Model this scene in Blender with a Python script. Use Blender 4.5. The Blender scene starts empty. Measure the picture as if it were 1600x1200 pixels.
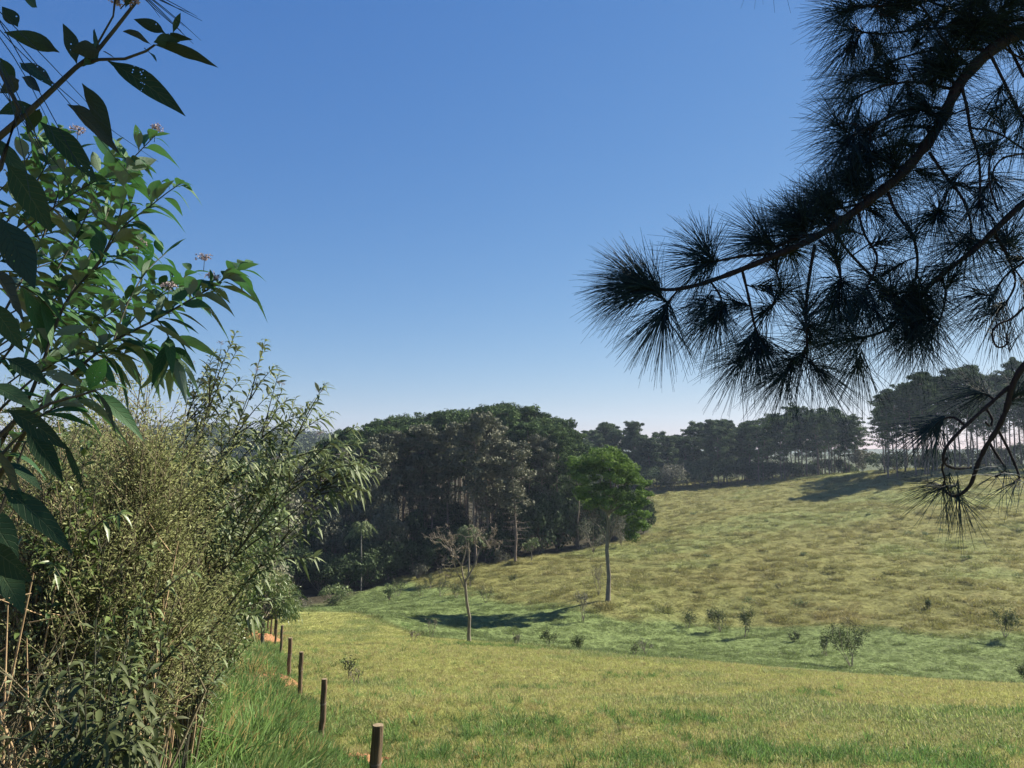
import bpy, math, random
import numpy as np
from mathutils import Vector

# ------------------------------------------------------------------ camera, sky, sun, exposure
SC = bpy.context.scene
COL = SC.collection
F = 1209.0                      # focal length in photo pixels (1600 wide)
PITCH = math.radians(4.73)
cam = bpy.data.cameras.new('camera'); camo = bpy.data.objects.new('camera', cam); COL.objects.link(camo)
cam.sensor_width = 36; cam.lens = 36 * F / 1600; cam.clip_start = 0.05; cam.clip_end = 9000
camo.location = (0, 0, 0); camo.rotation_euler = (math.radians(90) + PITCH, 0, 0)
SC.camera = camo

SUN_AZ = math.radians(62)       # to the right of the view direction (+Y)
SUN_EL = math.radians(38)
W = bpy.data.worlds.new('World'); SC.world = W; W.use_nodes = True
wn = W.node_tree.nodes; wl = W.node_tree.links
sky = wn.new('ShaderNodeTexSky'); sky.sky_type = 'NISHITA'; sky.sun_disc = False
sky.sun_elevation = SUN_EL; sky.sun_rotation = SUN_AZ
sky.altitude = 700; sky.air_density = 1.0; sky.dust_density = 0.25; sky.ozone_density = 2.0
sep = wn.new('ShaderNodeSeparateColor'); com = wn.new('ShaderNodeCombineColor'); wl.new(sky.outputs[0], sep.inputs[0])
for i_, (k_, g_) in enumerate(((0.455, 1.15), (0.86, 0.82), (2.12, 0.46))):      # response curve of the sky per channel
    pw = wn.new('ShaderNodeMath'); pw.operation = 'POWER'; pw.inputs[1].default_value = g_
    ml = wn.new('ShaderNodeMath'); ml.operation = 'MULTIPLY'; ml.inputs[1].default_value = k_
    wl.new(sep.outputs[i_], pw.inputs[0]); wl.new(pw.outputs[0], ml.inputs[0]); wl.new(ml.outputs[0], com.inputs[i_])
wl.new(com.outputs[0], wn['Background'].inputs[0]); wn['Background'].inputs[1].default_value = 0.050
sl = bpy.data.lights.new('sun', 'SUN'); slo = bpy.data.objects.new('sun', sl); COL.objects.link(slo)
sl.energy = 5.0; sl.angle = math.radians(0.5); sl.color = (1, 0.91, 0.74)
sdir = Vector((math.sin(SUN_AZ) * math.cos(SUN_EL), math.cos(SUN_AZ) * math.cos(SUN_EL), math.sin(SUN_EL)))
slo.rotation_euler = (-sdir).to_track_quat('-Z', 'Y').to_euler()
SC.view_settings.view_transform = 'Standard'; SC.view_settings.look = 'None'
SC.view_settings.exposure = 1.5; SC.view_settings.gamma = 1
SC.cycles.max_bounces = 7; SC.cycles.transparent_max_bounces = 6; SC.cycles.volume_bounces = 0
SC.cycles.diffuse_bounces = 3; SC.cycles.transmission_bounces = 3
SC.cycles.use_denoising = True

# ------------------------------------------------------------------ helpers
R = np.random.default_rng(11)
cp, sp = math.cos(PITCH), math.sin(PITCH)

def at(u, v, D):
    """world point seen at photo pixel (u,v), D metres ahead"""
    a = (u - 800) / F; b = (600 - v) / F
    r = np.array((a, cp - b * sp, sp + b * cp))
    return r * (D / r[1])

def proj(x, y, z):
    fwd = y * cp + z * sp; up = -y * sp + z * cp
    fwd = np.maximum(fwd, 1e-3)
    return 800 + F * x / fwd, 600 - F * up / fwd

def nrm(v):
    return v / (np.linalg.norm(v, axis=-1, keepdims=True) + 1e-12)

def rdir(n, rng=None):
    return nrm((rng or R).normal(size=(n, 3)))

def _hash(ix, iy, s):
    h = (ix.astype(np.int64) * 374761393 + iy.astype(np.int64) * 668265263 + s * 2246822519) & 0xFFFFFFFF
    h = ((h ^ (h >> 13)) * 1274126177) & 0xFFFFFFFF
    return ((h ^ (h >> 16)) & 0xFFFF) / 65535.0

def vnoise(x, y, s=0):
    ix = np.floor(x); iy = np.floor(y); fx = x - ix; fy = y - iy
    fx = fx * fx * (3 - 2 * fx); fy = fy * fy * (3 - 2 * fy)
    a = _hash(ix, iy, s); b = _hash(ix + 1, iy, s); c = _hash(ix, iy + 1, s); d = _hash(ix + 1, iy + 1, s)
    return (a * (1 - fx) + b * fx) * (1 - fy) + (c * (1 - fx) + d * fx) * fy

def fbm(x, y, s=0, o=4):
    r = 0; a = 0.5; t = 0
    for i in range(o):
        r = r + a * vnoise(x * 2 ** i, y * 2 ** i, s + i * 7); t += a; a *= 0.55
    return r / t

def sstep(a, b, x):
    t = np.clip((x - a) / (b - a), 0, 1); return t * t * (3 - 2 * t)

class MB:
    """collects vertices, quads, tints and uvs; built as ONE mesh object"""
    def __init__(s):
        s.v = []; s.f = []; s.t = []; s.uv = []; s.n = 0
    def add(s, v, f, t=0.5, uv=None):
        v = np.asarray(v, float).reshape(-1, 3); f = np.asarray(f, np.int64).reshape(-1, 4)
        s.v.append(v); s.f.append(f + s.n); s.n += len(v)
        s.t.append(np.broadcast_to(np.asarray(t, float), (len(f),)).copy())
        s.uv.append(np.zeros((len(v), 2)) if uv is None else uv)
    def build(s, name, mat, parent=None, smooth=True):
        v = np.concatenate(s.v); f = np.concatenate(s.f); t = np.concatenate(s.t); uv = np.concatenate(s.uv)
        me = bpy.data.meshes.new(name)
        me.vertices.add(len(v)); me.vertices.foreach_set('co', v.astype(np.float32).ravel())
        me.loops.add(f.size); me.loops.foreach_set('vertex_index', f.astype(np.int32).ravel())
        me.polygons.add(len(f)); me.polygons.foreach_set('loop_start', (np.arange(len(f)) * 4).astype(np.int32))
        me.update(calc_edges=True)
        me.polygons.foreach_set('use_smooth', np.full(len(f), smooth))
        at_ = me.attributes.new('tint', 'FLOAT', 'FACE'); at_.data.foreach_set('value', t.astype(np.float32))
        u = me.uv_layers.new(name='UVMap'); u.data.foreach_set('uv', uv[f.ravel()].astype(np.float32).ravel())
        me.materials.append(mat)
        o = bpy.data.objects.new(name, me); COL.objects.link(o)
        if parent: o.parent = parent
        return o

def tube(mb, P, Rr, n=8, tint=0.5, cap=True):
    P = np.asarray(P, float); m = len(P); Rr = np.broadcast_to(np.asarray(Rr, float), (m,))
    T = nrm(np.gradient(P, axis=0))
    ref = np.array((0.31, 0.95, 0.12)) if abs(T[0][2]) > 0.8 else np.array((0.1, 0.2, 1.0))
    A = nrm(np.cross(T, ref)); B = np.cross(T, A)
    an = np.arange(n) * 2 * math.pi / n
    V = P[:, None] + Rr[:, None, None] * (A[:, None] * np.cos(an)[None, :, None] + B[:, None] * np.sin(an)[None, :, None])
    V = V.reshape(-1, 3)
    i = np.arange(m - 1)[:, None] * n; j = np.arange(n)[None]; k = (j + 1) % n
    Q = np.stack([i + j, i + k, i + n + k, i + n + j], -1).reshape(-1, 4)
    L = np.concatenate([[0], np.cumsum(np.linalg.norm(np.diff(P, axis=0), axis=1))])
    uv = np.stack([np.repeat(L, n), np.tile(an / 6.283, m)], 1)
    mb.add(V, Q, tint, uv)
    if cap:
        b = (m - 1) * n; V2 = np.concatenate([V[b:], P[-1:]]); Q2 = [[j_, (j_ + 1) % n, n, n] for j_ in range(n)]
        Q2 = [[j_, (j_ + 1) % n, (j_ + 2) % n, n] for j_ in range(0, n, 2)] if n % 2 == 0 else None
        if Q2 is not None: mb.add(V2, Q2, tint)

def sticks(mb, P0, P1, r0, r1, tint=0.5):
    P0 = np.asarray(P0); P1 = np.asarray(P1); n = len(P0)
    T = nrm(P1 - P0); A = nrm(np.cross(T, np.array((0.3, 0.5, 0.81)))); B = np.cross(T, A)
    V = np.empty((n, 6, 3)); r0 = np.broadcast_to(r0, (n,)); r1 = np.broadcast_to(r1, (n,))
    for k in range(3):
        d = A * math.cos(k * 2.0944) + B * math.sin(k * 2.0944)
        V[:, k] = P0 + d * r0[:, None]; V[:, 3 + k] = P1 + d * r1[:, None]
    b = (np.arange(n) * 6)[:, None, None]
    Q = np.array([[0, 1, 4, 3], [1, 2, 5, 4], [2, 0, 3, 5]])[None] + b
    t = np.repeat(np.broadcast_to(tint, (n,)), 3)
    mb.add(V.reshape(-1, 3), Q.reshape(-1, 4), t)

def leaves(mb, P, D, N, L, Wd, K=3, droop=0.25, fold=0.15, tint=None, pet=0.0, wave=0.0, rng=None):
    """lanceolate leaves: base P, direction D, upper side N, length L, width Wd"""
    rng = rng or R
    P = np.asarray(P); n = len(P)
    if n == 0: return
    D = nrm(D); S = nrm(np.cross(D, N)); U = np.cross(S, D)
    L = np.broadcast_to(L, (n,)); Wd = np.broadcast_to(Wd, (n,)); droop = np.broadcast_to(droop, (n,))
    t = np.linspace(0, 1, K + 1)
    tt = np.clip((t - pet) / (1 - pet), 0, 1)
    w = np.sin(math.pi * tt ** 0.80) ** 1.05 + 0.03; w[-1] = 0.02
    c = P[:, None] + D[:, None] * (L[:, None] * t)[..., None]
    c = c - np.array((0, 0, 1.0)) * (droop[:, None] * L[:, None] * t ** 2)[..., None]
    hw = (Wd[:, None] * 0.5 * w)
    wv = wave * Wd[:, None] * np.sin(t[None] * 16 + rng.uniform(0, 6, (n, 1))) * w
    wv2 = wave * Wd[:, None] * np.sin(t[None] * 13 + rng.uniform(0, 6, (n, 1))) * w
    V = np.empty((n, K + 1, 3, 3))
    V[:, :, 0] = c - S[:, None] * hw[..., None] + U[:, None] * (hw * fold * 2 + wv)[..., None]
    V[:, :, 1] = c
    V[:, :, 2] = c + S[:, None] * hw[..., None] + U[:, None] * (hw * fold * 2 + wv2)[..., None]
    b = np.arange(n)[:, None, None] * (K + 1) * 3; k = np.arange(K)[None, :, None] * 3
    q1 = np.array([0, 1, 4, 3])[None, None]; q2 = np.array([1, 2, 5, 4])[None, None]
    Q = np.concatenate([(b + k + q1).reshape(-1, 4), (b + k + q2).reshape(-1, 4)])
    if tint is None: tint = rng.uniform(0, 1, n)
    tt_ = np.repeat(np.broadcast_to(tint, (n,)), K)
    uv = np.empty((n, K + 1, 3, 2)); uv[..., 0] = t[None, :, None]; uv[:, :, 0, 1] = 0; uv[:, :, 1, 1] = .5; uv[:, :, 2, 1] = 1
    mb.add(V.reshape(-1, 3), Q, np.concatenate([tt_, tt_]), uv.reshape(-1, 2))

def needles(mb, P, D, L, r, K=3, droop=0.1, tint=None):
    P = np.asarray(P); n = len(P); D = nrm(D); L = np.broadcast_to(L, (n,))
    A = nrm(np.cross(D, np.array((0.21, 0.34, 0.91)))); B = np.cross(D, A)
    t = np.linspace(0, 1, K + 1); bend = R.normal(0, 0.09, (n, 2))
    c = P[:, None] + D[:, None] * (L[:, None] * t)[..., None]
    c = c - np.array((0, 0, 1.0)) * (droop * L[:, None] * t ** 2)[..., None]
    c = c + (A[:, None] * bend[:, 0, None, None] + B[:, None] * bend[:, 1, None, None]) * (L[:, None] * t ** 2)[..., None]
    rr = r * (1 - 0.65 * t ** 2)
    V = np.empty((n, K + 1, 3, 3))
    for k in range(3):
        d = A * math.cos(k * 2.0944) + B * math.sin(k * 2.0944)
        V[:, :, k] = c + d[:, None] * rr[None, :, None]
    b = np.arange(n)[:, None, None, None] * (K + 1) * 3; kk = np.arange(K)[None, :, None, None] * 3
    q = np.array([[0, 1, 4, 3], [1, 2, 5, 4], [2, 0, 3, 5]])[None, None]
    Q = (b + kk + q).reshape(-1, 4)
    if tint is None: tint = R.uniform(0, 1, n)
    mb.add(V.reshape(-1, 3), Q, np.repeat(np.broadcast_to(tint, (n,)), K * 3))

def cards(mb, P, N, s, tint, rng):
    """leaf clumps as small irregular facing quads"""
    n = len(P); N = nrm(N); A = nrm(np.cross(N, rdir(n, rng))); B = np.cross(N, A)
    s = np.broadcast_to(s, (n,))
    V = np.empty((n, 4, 3)); off = [(-1, -.25), (.1, -.8), (1, .2), (-.15, .75)]
    for k, (a, b) in enumerate(off):
        j = rng.uniform(0.6, 1.25, n)
        V[:, k] = P + A * (s * a * j)[:, None] + B * (s * b * j)[:, None]
    mb.add(V.reshape(-1, 3), np.arange(n * 4).reshape(-1, 4), tint)

# ------------------------------------------------------------------ object bookkeeping
def tag(o, label=None, cat=None, group=None, kind=None):
    if label: o['label'] = label
    if cat: o['category'] = cat
    if group: o['group'] = group
    if kind: o['kind'] = kind
    return o

def empty(name, loc=(0, 0, 0), rz=0):
    o = bpy.data.objects.new(name, None); COL.objects.link(o); o.location = Vector([float(c) for c in loc])
    o.rotation_euler = (0, 0, rz); o.empty_display_size = 0.2
    return o

def dup(root, loc, rz, sc, label=None):
    r = root.copy(); COL.objects.link(r); r.location = Vector([float(c) for c in loc])
    r.rotation_euler = (0, 0, rz); r.scale = (sc[0], sc[0], sc[1]) if isinstance(sc, tuple) else (sc,) * 3
    if label: r['label'] = label
    for ch in list(root.children):
        c = ch.copy(); COL.objects.link(c); c.parent = r
        for g in ch.children:
            d = g.copy(); COL.objects.link(d); d.parent = c
    return r

# ------------------------------------------------------------------ materials
def mat_new(name):
    m = bpy.data.materials.new(name); m.use_nodes = True
    nt = m.node_tree; nt.nodes.clear()
    return m, nt.nodes, nt.links

def leaf_mat(name, c1, c2, under=None, trans=0.3, tcol=None, rough=0.5, vein=False, spec=0.4):
    m, n, l = mat_new(name)
    out = n.new('ShaderNodeOutputMaterial'); p = n.new('ShaderNodeBsdfPrincipled'); tr = n.new('ShaderNodeBsdfTranslucent')
    mx = n.new('ShaderNodeMixShader'); mx.inputs[0].default_value = trans
    a = n.new('ShaderNodeAttribute'); a.attribute_name = 'tint'
    r = n.new('ShaderNodeValToRGB'); r.color_ramp.elements[0].color = (*c1, 1); r.color_ramp.elements[1].color = (*c2, 1)
    oi = n.new('ShaderNodeObjectInfo')
    mm = n.new('ShaderNodeMath'); mm.operation = 'MULTIPLY_ADD'; mm.inputs[1].default_value = 0.35; mm.inputs[2].default_value = -0.17
    ad = n.new('ShaderNodeMath'); ad.operation = 'ADD'; ad.use_clamp = True
    l.new(oi.outputs['Random'], mm.inputs[0]); l.new(mm.outputs[0], ad.inputs[0]); l.new(a.outputs['Fac'], ad.inputs[1])
    l.new(ad.outputs[0], r.inputs[0]); col = r.outputs[0]
    if vein:
        uv = n.new('ShaderNodeUVMap'); sx = n.new('ShaderNodeSeparateXYZ'); l.new(uv.outputs[0], sx.inputs[0])
        d = n.new('ShaderNodeMath'); d.operation = 'SUBTRACT'; l.new(sx.outputs[1], d.inputs[0]); d.inputs[1].default_value = 0.5
        ab = n.new('ShaderNodeMath'); ab.operation = 'ABSOLUTE'; l.new(d.outputs[0], ab.inputs[0])
        # side veins: sin((t*1 - |v|*0.6) * 60)
        m1 = n.new('ShaderNodeMath'); m1.operation = 'MULTIPLY_ADD'; l.new(ab.outputs[0], m1.inputs[0]); m1.inputs[1].default_value = -0.35; l.new(sx.outputs[0], m1.inputs[2])
        m2 = n.new('ShaderNodeMath'); m2.operation = 'MULTIPLY'; l.new(m1.outputs[0], m2.inputs[0]); m2.inputs[1].default_value = 62
        m3 = n.new('ShaderNodeMath'); m3.operation = 'SINE'; l.new(m2.outputs[0], m3.inputs[0])
        m4 = n.new('ShaderNodeMapRange'); l.new(m3.outputs[0], m4.inputs[0]); m4.inputs[1].default_value = 0.8; m4.inputs[2].default_value = 1
        m5 = n.new('ShaderNodeMapRange'); l.new(ab.outputs[0], m5.inputs[0]); m5.inputs[1].default_value = 0.035; m5.inputs[2].default_value = 0.015
        m6 = n.new('ShaderNodeMath'); m6.operation = 'MAXIMUM'; l.new(m4.outputs[0], m6.inputs[0]); l.new(m5.outputs[0], m6.inputs[1])
        m7 = n.new('ShaderNodeMath'); m7.operation = 'MULTIPLY'; m7.inputs[1].default_value = 0.16; l.new(m6.outputs[0], m7.inputs[0])
        vm = n.new('ShaderNodeMix'); vm.data_type = 'RGBA'; l.new(m7.outputs[0], vm.inputs[0]); l.new(col, vm.inputs[6])
        vm.inputs[7].default_value = (0.22, 0.26, 0.13, 1); col = vm.outputs[2]
        bu = n.new('ShaderNodeBump'); bu.inputs['Strength'].default_value = 0.5; bu.inputs['Distance'].default_value = 0.004; bu.invert = True
        l.new(m6.outputs[0], bu.inputs['Height']); l.new(bu.outputs[0], p.inputs['Normal'])
    l.new(col, tr.inputs[0]) if tcol is None else None
    if tcol is not None: tr.inputs[0].default_value = (*tcol, 1)
    if under is not None:
        g = n.new('ShaderNodeNewGeometry'); um = n.new('ShaderNodeMix'); um.data_type = 'RGBA'
        l.new(g.outputs['Backfacing'], um.inputs[0]); l.new(col, um.inputs[6]); um.inputs[7].default_value = (*under, 1); col = um.outputs[2]
    l.new(col, p.inputs['Base Color']); p.inputs['Roughness'].default_value = rough; p.inputs['Specular IOR Level'].default_value = spec
    l.new(p.outputs[0], mx.inputs[1]); l.new(tr.outputs[0], mx.inputs[2]); l.new(mx.outputs[0], out.inputs[0])
    if vein:      # insect holes eaten through the blades
        tc = n.new('ShaderNodeTexCoord'); vo = n.new('ShaderNodeTexVoronoi'); vo.inputs['Scale'].default_value = 130; l.new(tc.outputs['Object'], vo.inputs['Vector'])
        no = n.new('ShaderNodeTexNoise'); no.inputs['Scale'].default_value = 14; l.new(tc.outputs['Object'], no.inputs[0])
        q1 = n.new('ShaderNodeMath'); q1.operation = 'LESS_THAN'; q1.inputs[1].default_value = .2; l.new(vo.outputs['Distance'], q1.inputs[0])
        q2 = n.new('ShaderNodeMath'); q2.operation = 'GREATER_THAN'; q2.inputs[1].default_value = .60; l.new(no.outputs[0], q2.inputs[0])
        q3 = n.new('ShaderNodeMath'); q3.operation = 'MULTIPLY'; l.new(q1.outputs[0], q3.inputs[0]); l.new(q2.outputs[0], q3.inputs[1])
        tp = n.new('ShaderNodeBsdfTransparent'); m2_ = n.new('ShaderNodeMixShader'); l.new(q3.outputs[0], m2_.inputs[0]); l.new(mx.outputs[0], m2_.inputs[1]); l.new(tp.outputs[0], m2_.inputs[2]); l.new(m2_.outputs[0], out.inputs[0])
    return m

def bark_mat(name, c1, c2, scale=8.0, bump=0.4, stretch=0.25):
    m, n, l = mat_new(name)
    out = n.new('ShaderNodeOutputMaterial'); p = n.new('ShaderNodeBsdfPrincipled')
    tc = n.new('ShaderNodeTexCoord'); mp = n.new('ShaderNodeMapping'); mp.inputs['Scale'].default_value = (1, 1, stretch)
    no = n.new('ShaderNodeTexNoise'); no.inputs['Scale'].default_value = scale; no.inputs['Detail'].default_value = 6; no.inputs['Roughness'].default_value = 0.65
    l.new(tc.outputs['Object'], mp.inputs[0]); l.new(mp.outputs[0], no.inputs[0])
    r = n.new('ShaderNodeValToRGB'); r.color_ramp.elements[0].position = 0.32; r.color_ramp.elements[1].position = 0.7
    r.color_ramp.elements[0].color = (*c1, 1); r.color_ramp.elements[1].color = (*c2, 1)
    l.new(no.outputs[0], r.inputs[0]); l.new(r.outputs[0], p.inputs['Base Color']); p.inputs['Roughness'].default_value = 0.85
    p.inputs['Specular IOR Level'].default_value = 0.2
    b = n.new('ShaderNodeBump'); b.inputs['Strength'].default_value = bump; b.inputs['Distance'].default_value = 0.02
    l.new(no.outputs[0], b.inputs['Height']); l.new(b.outputs[0], p.inputs['Normal']); l.new(p.outputs[0], out.inputs[0])
    return m

M = {}
M['pine'] = leaf_mat('pine foliage', (0.022, 0.044, 0.020), (0.088, 0.135, 0.050), trans=0.14, rough=0.9, spec=0.05)
M['pinebrown'] = leaf_mat('brownish pine foliage', (0.045, 0.056, 0.034), (0.145, 0.150, 0.100), trans=0.12, rough=0.7, spec=0.2)
M['deadtwig'] = leaf_mat('dead twigs', (0.075, 0.065, 0.055), (0.22, 0.185, 0.155), trans=0.03, rough=0.85, spec=0.1)
M['euc'] = leaf_mat('eucalypt foliage', (0.030, 0.052, 0.028), (0.100, 0.145, 0.065), trans=0.18, rough=0.85, spec=.08)
M['broad'] = leaf_mat('dark bush foliage', (0.018, 0.034, 0.015), (0.075, 0.115, 0.045), trans=0.2, rough=0.7, spec=.15)
M['bright'] = leaf_mat('bright tree foliage', (0.032, 0.075, 0.016), (0.115, 0.190, 0.042), trans=0.36, rough=0.7, spec=0.15)
M['greybush'] = leaf_mat('greyish bush foliage', (0.075, 0.080, 0.050), (0.16, 0.16, 0.11), trans=0.2, rough=0.7)
M['shrub'] = leaf_mat('meadow shrub foliage', (0.06, 0.095, 0.032), (0.16, 0.21, 0.08), trans=0.3, rough=0.6)
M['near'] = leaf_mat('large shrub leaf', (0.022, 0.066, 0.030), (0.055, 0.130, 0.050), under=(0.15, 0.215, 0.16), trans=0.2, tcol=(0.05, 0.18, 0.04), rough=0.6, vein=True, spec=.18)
M['neardark'] = leaf_mat('shrub leaf darkened for shade', (0.018, 0.042, 0.022), (0.036, 0.075, 0.034), under=(0.022, 0.050, 0.040), trans=0.06, tcol=(0.015, 0.075, 0.03), rough=0.65, vein=True, spec=.12)  # shade on the nearest shrub is put into this darker leaf colour
M['slender'] = leaf_mat('slender shrub leaf', (0.060, 0.095, 0.040), (0.16, 0.20, 0.09), under=(0.26, 0.28, 0.18), trans=0.28, rough=0.55, spec=.3)
M['fine'] = leaf_mat('fine shrub leaf', (0.14, 0.165, 0.06), (0.38, 0.40, 0.19), trans=0.48, rough=0.6, spec=.25)
M['mango'] = leaf_mat('drooping bush leaf', (0.045, 0.085, 0.025), (0.14, 0.19, 0.06), trans=0.25, rough=0.4)
M['panicle'] = leaf_mat('pale flower panicle', (0.17, 0.17, 0.09), (0.30, 0.28, 0.16), trans=0.2, rough=0.8)
M['darkshrub'] = leaf_mat('low dark shrub leaf', (0.030, 0.046, 0.016), (0.085, 0.105, 0.04), under=(0.07, 0.08, 0.035), trans=0.2, rough=0.62, spec=.25)
M['flower'] = leaf_mat('dry flower', (0.28, 0.22, 0.25), (0.48, 0.42, 0.42), trans=0.2, rough=0.8)
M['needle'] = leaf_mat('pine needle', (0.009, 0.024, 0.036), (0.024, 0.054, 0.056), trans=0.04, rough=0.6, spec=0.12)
M['bark'] = bark_mat('pine bark', (0.07, 0.055, 0.045), (0.27, 0.22, 0.18), 5)
M['barkgrey'] = bark_mat('grey bark', (0.10, 0.085, 0.065), (0.26, 0.23, 0.18), 6)
M['barkpale'] = bark_mat('pale palm bark', (0.16, 0.15, 0.13), (0.30, 0.28, 0.25), 6)
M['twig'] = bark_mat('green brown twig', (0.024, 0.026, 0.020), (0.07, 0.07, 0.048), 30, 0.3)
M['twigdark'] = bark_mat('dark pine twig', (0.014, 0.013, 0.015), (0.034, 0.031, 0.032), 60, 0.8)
M['cane'] = bark_mat('dry tan cane', (0.22, 0.15, 0.085), (0.42, 0.31, 0.19), 20, 0.3)
M['post'] = bark_mat('weathered post wood', (0.045, 0.034, 0.024), (0.19, 0.135, 0.085), 22, 0.9, 0.08)
M['posttop'] = bark_mat('sawn post end', (0.13, 0.10, 0.06), (0.28, 0.22, 0.15), 30, 0.4, 1)
M['wire'] = bark_mat('rusty wire', (0.12, 0.10, 0.09), (0.28, 0.25, 0.22), 30)
M['soil'] = bark_mat('orange soil', (0.16, 0.075, 0.038), (0.34, 0.175, 0.085), 9, 1.0, 1)
M['stone'] = bark_mat('pale stone', (0.30, 0.27, 0.23), (0.55, 0.50, 0.45), 9, 0.6, 1)
M['sapleaf'] = leaf_mat('sapling leaf', (0.035, 0.055, 0.020), (0.095, 0.125, 0.045), trans=0.25, rough=0.7, spec=.15)
M['stemtan'] = bark_mat('tan shrub stem', (0.06, 0.055, 0.035), (0.16, 0.135, 0.085), 20, .3)
M['farwood'] = leaf_mat('far wood foliage', (0.03, 0.05, 0.025), (0.08, 0.10, 0.05), trans=0.1, rough=0.8, spec=0.1)

# ------------------------------------------------------------------ terrain
CT = []
def c_uv(*rows):
    for u, v, D in rows: p = at(u, v, D); CT.append((p[0], p[1], p[2]))
def c_xyz(*rows): CT.extend(rows)
c_xyz((0, 0, -1.7), (0, -10, -1.7), (-15, -5, -1.5), (15, -5, -1.9), (-30, -30, -1.5), (30, -30, -2), (3, 2.5, -2.1), (6, 2, -2.2), (-3, 3, -1.9), (0, 3, -2.3))
c_xyz((-1.56, 9, -4.35), (-3.45, 14.5, -5.5), (-5.07, 19, -6.24), (-7.07, 25, -7.34), (-9.35, 32, -8.5), (-11.6, 39, -9.7), (-13.9, 46, -10.9), (-16.2, 53, -12.2))
c_xyz((-4.2, 5.5, -2.6), (-3.6, 9, -3.3), (-6.2, 14.5, -4.4), (-8.3, 20, -5.3), (-11.5, 28, -6.8), (-15, 36, -8.5), (-9, 9, -2.6), (-14, 16, -3.6), (-25, 22, -4), (-24, 40, -8.2), (-40, 40, -7), (-32, 60, -12.2), (-60, 70, -11), (-60, 30, -4))
c_uv((800, 1200, 12), (1200, 1200, 12), (1600, 1200, 12), (1900, 1200, 12), (1100, 1120, 18.5), (1600, 1125, 18.5), (640, 1100, 17), (620, 1020, 31), (900, 1060, 27),
     (735, 1003, 43), (560, 962, 60), (850, 1016, 40), (1000, 1030, 37), (1200, 1046, 33), (1400, 1060, 30.5), (1600, 1073, 28), (1900, 1090, 26),
     (735, 990, 60), (900, 1000, 60), (1000, 1015, 58), (1200, 1030, 52), (1400, 1045, 50), (1600, 1058, 47), (1900, 1050, 45),
     (948, 937, 72), (800, 945, 74), (700, 925, 86), (620, 935, 84), (530, 942, 88), (475, 951, 82), (1100, 975, 68), (1315, 1030, 53), (1450, 990, 58), (1600, 985, 58),
     (700, 892, 106), (850, 869, 114), (950, 852, 122), (1010, 836, 130), (1020, 800, 162), (1010, 769, 205), (1150, 757, 215), (1300, 742, 215), (1370, 737, 190),
     (1150, 900, 86), (1300, 900, 82), (1450, 900, 80), (1600, 900, 78), (1150, 840, 116), (1300, 840, 110), (1600, 840, 100), (1150, 800, 145), (1300, 790, 145), (1450, 790, 128), (1600, 790, 122),
     (1450, 750, 160), (1600, 748, 150), (1450, 736, 178), (1600, 733, 170), (1900, 720, 160))
c_xyz((-25, 118, -18.5), (0, 130, -16.8), (-50, 120, -18.5), (-30, 150, -18), (-10, 180, -15), (-40, 200, -13), (-70, 150, -15), (-90, 120, -13),
      (20, 190, -13), (60, 260, -9), (120, 260, -8), (160, 180, -4), (120, 100, -10), (90, 40, -10), (60, 15, -7), (30, 5, -4), (-120, 60, -8), (-150, 250, -8), (0, 300, -8), (180, 320, -8))
CT = np.array(CT)
def _k(r2): return 0.5 * r2 * np.log(r2 + 1e-6)
SCL = 40.0
_p = CT[:, :2] / SCL; _n = len(_p)
_A = np.zeros((_n + 3, _n + 3))
_A[:_n, :_n] = _k(((_p[:, None] - _p[None]) ** 2).sum(-1)) + np.eye(_n) * 0.002
_A[:_n, _n] = 1; _A[:_n, _n + 1:] = _p; _A[_n, :_n] = 1; _A[_n + 1:, :_n] = _p.T
_w = np.linalg.solve(_A, np.concatenate([CT[:, 2], [0, 0, 0]]))

def H0(x, y):
    x = np.asarray(x, float); y = np.asarray(y, float); sh = x.shape
    q = np.stack([x.ravel(), y.ravel()], 1) / SCL; out = np.empty(len(q))
    for i in range(0, len(q), 20000):
        c = q[i:i + 20000]
        out[i:i + 20000] = _k(((c[:, None] - _p[None]) ** 2).sum(-1)) @ _w[:_n] + _w[_n] + c @ _w[_n + 1:]
    r = np.hypot(q[:, 0], q[:, 1]) * SCL
    far = sstep(240, 420, r); xx = q[:, 0] * SCL; yy = q[:, 1] * SCL
    back = sstep(30, -25, yy) * sstep(12, 30, np.hypot(xx, yy)); out = out * (1 - back) + (-2.2) * back
    ridge = 18 * np.exp(-((xx + 260) / 190) ** 2 - ((yy - 620) / 140) ** 2)
    out = out * (1 - far) + far * (-9 + 5 * (fbm(xx / 160, yy / 160, 3) - .5)) + ridge
    return out.reshape(sh)

def H(x, y):
    x = np.asarray(x, float); y = np.asarray(y, float)
    r = np.hypot(x, y)
    z = H0(x, y)
    z = z + (fbm(x / 4.5, y / 2.2, 21, 3) - .5) * (0.30 * sstep(6, 45, r) + .42 * sstep(60, 90, r) * sstep(320, 240, r)) + (fbm(x / 1.1, y / 1.1, 5, 2) - .5) * (0.10 * sstep(3, 10, r) + .26 * sstep(60, 95, r) * sstep(300, 220, r))
    return z

def Hs(x, y): return float(H(np.array([x]), np.array([y]))[0])

GU = np.array([300, 470, 560, 620, 700, 800, 900, 1000, 1150, 1300, 1600, 1900])
GL = np.array([880, 900, 905, 908, 925, 940, 952, 972, 985, 988, 990, 992])
CU = np.array([300, 470, 560, 735, 850, 1000, 1200, 1400, 1600, 1900])
CD = np.array([60, 64, 60, 44, 41, 38, 34, 31.5, 29, 27])

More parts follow.
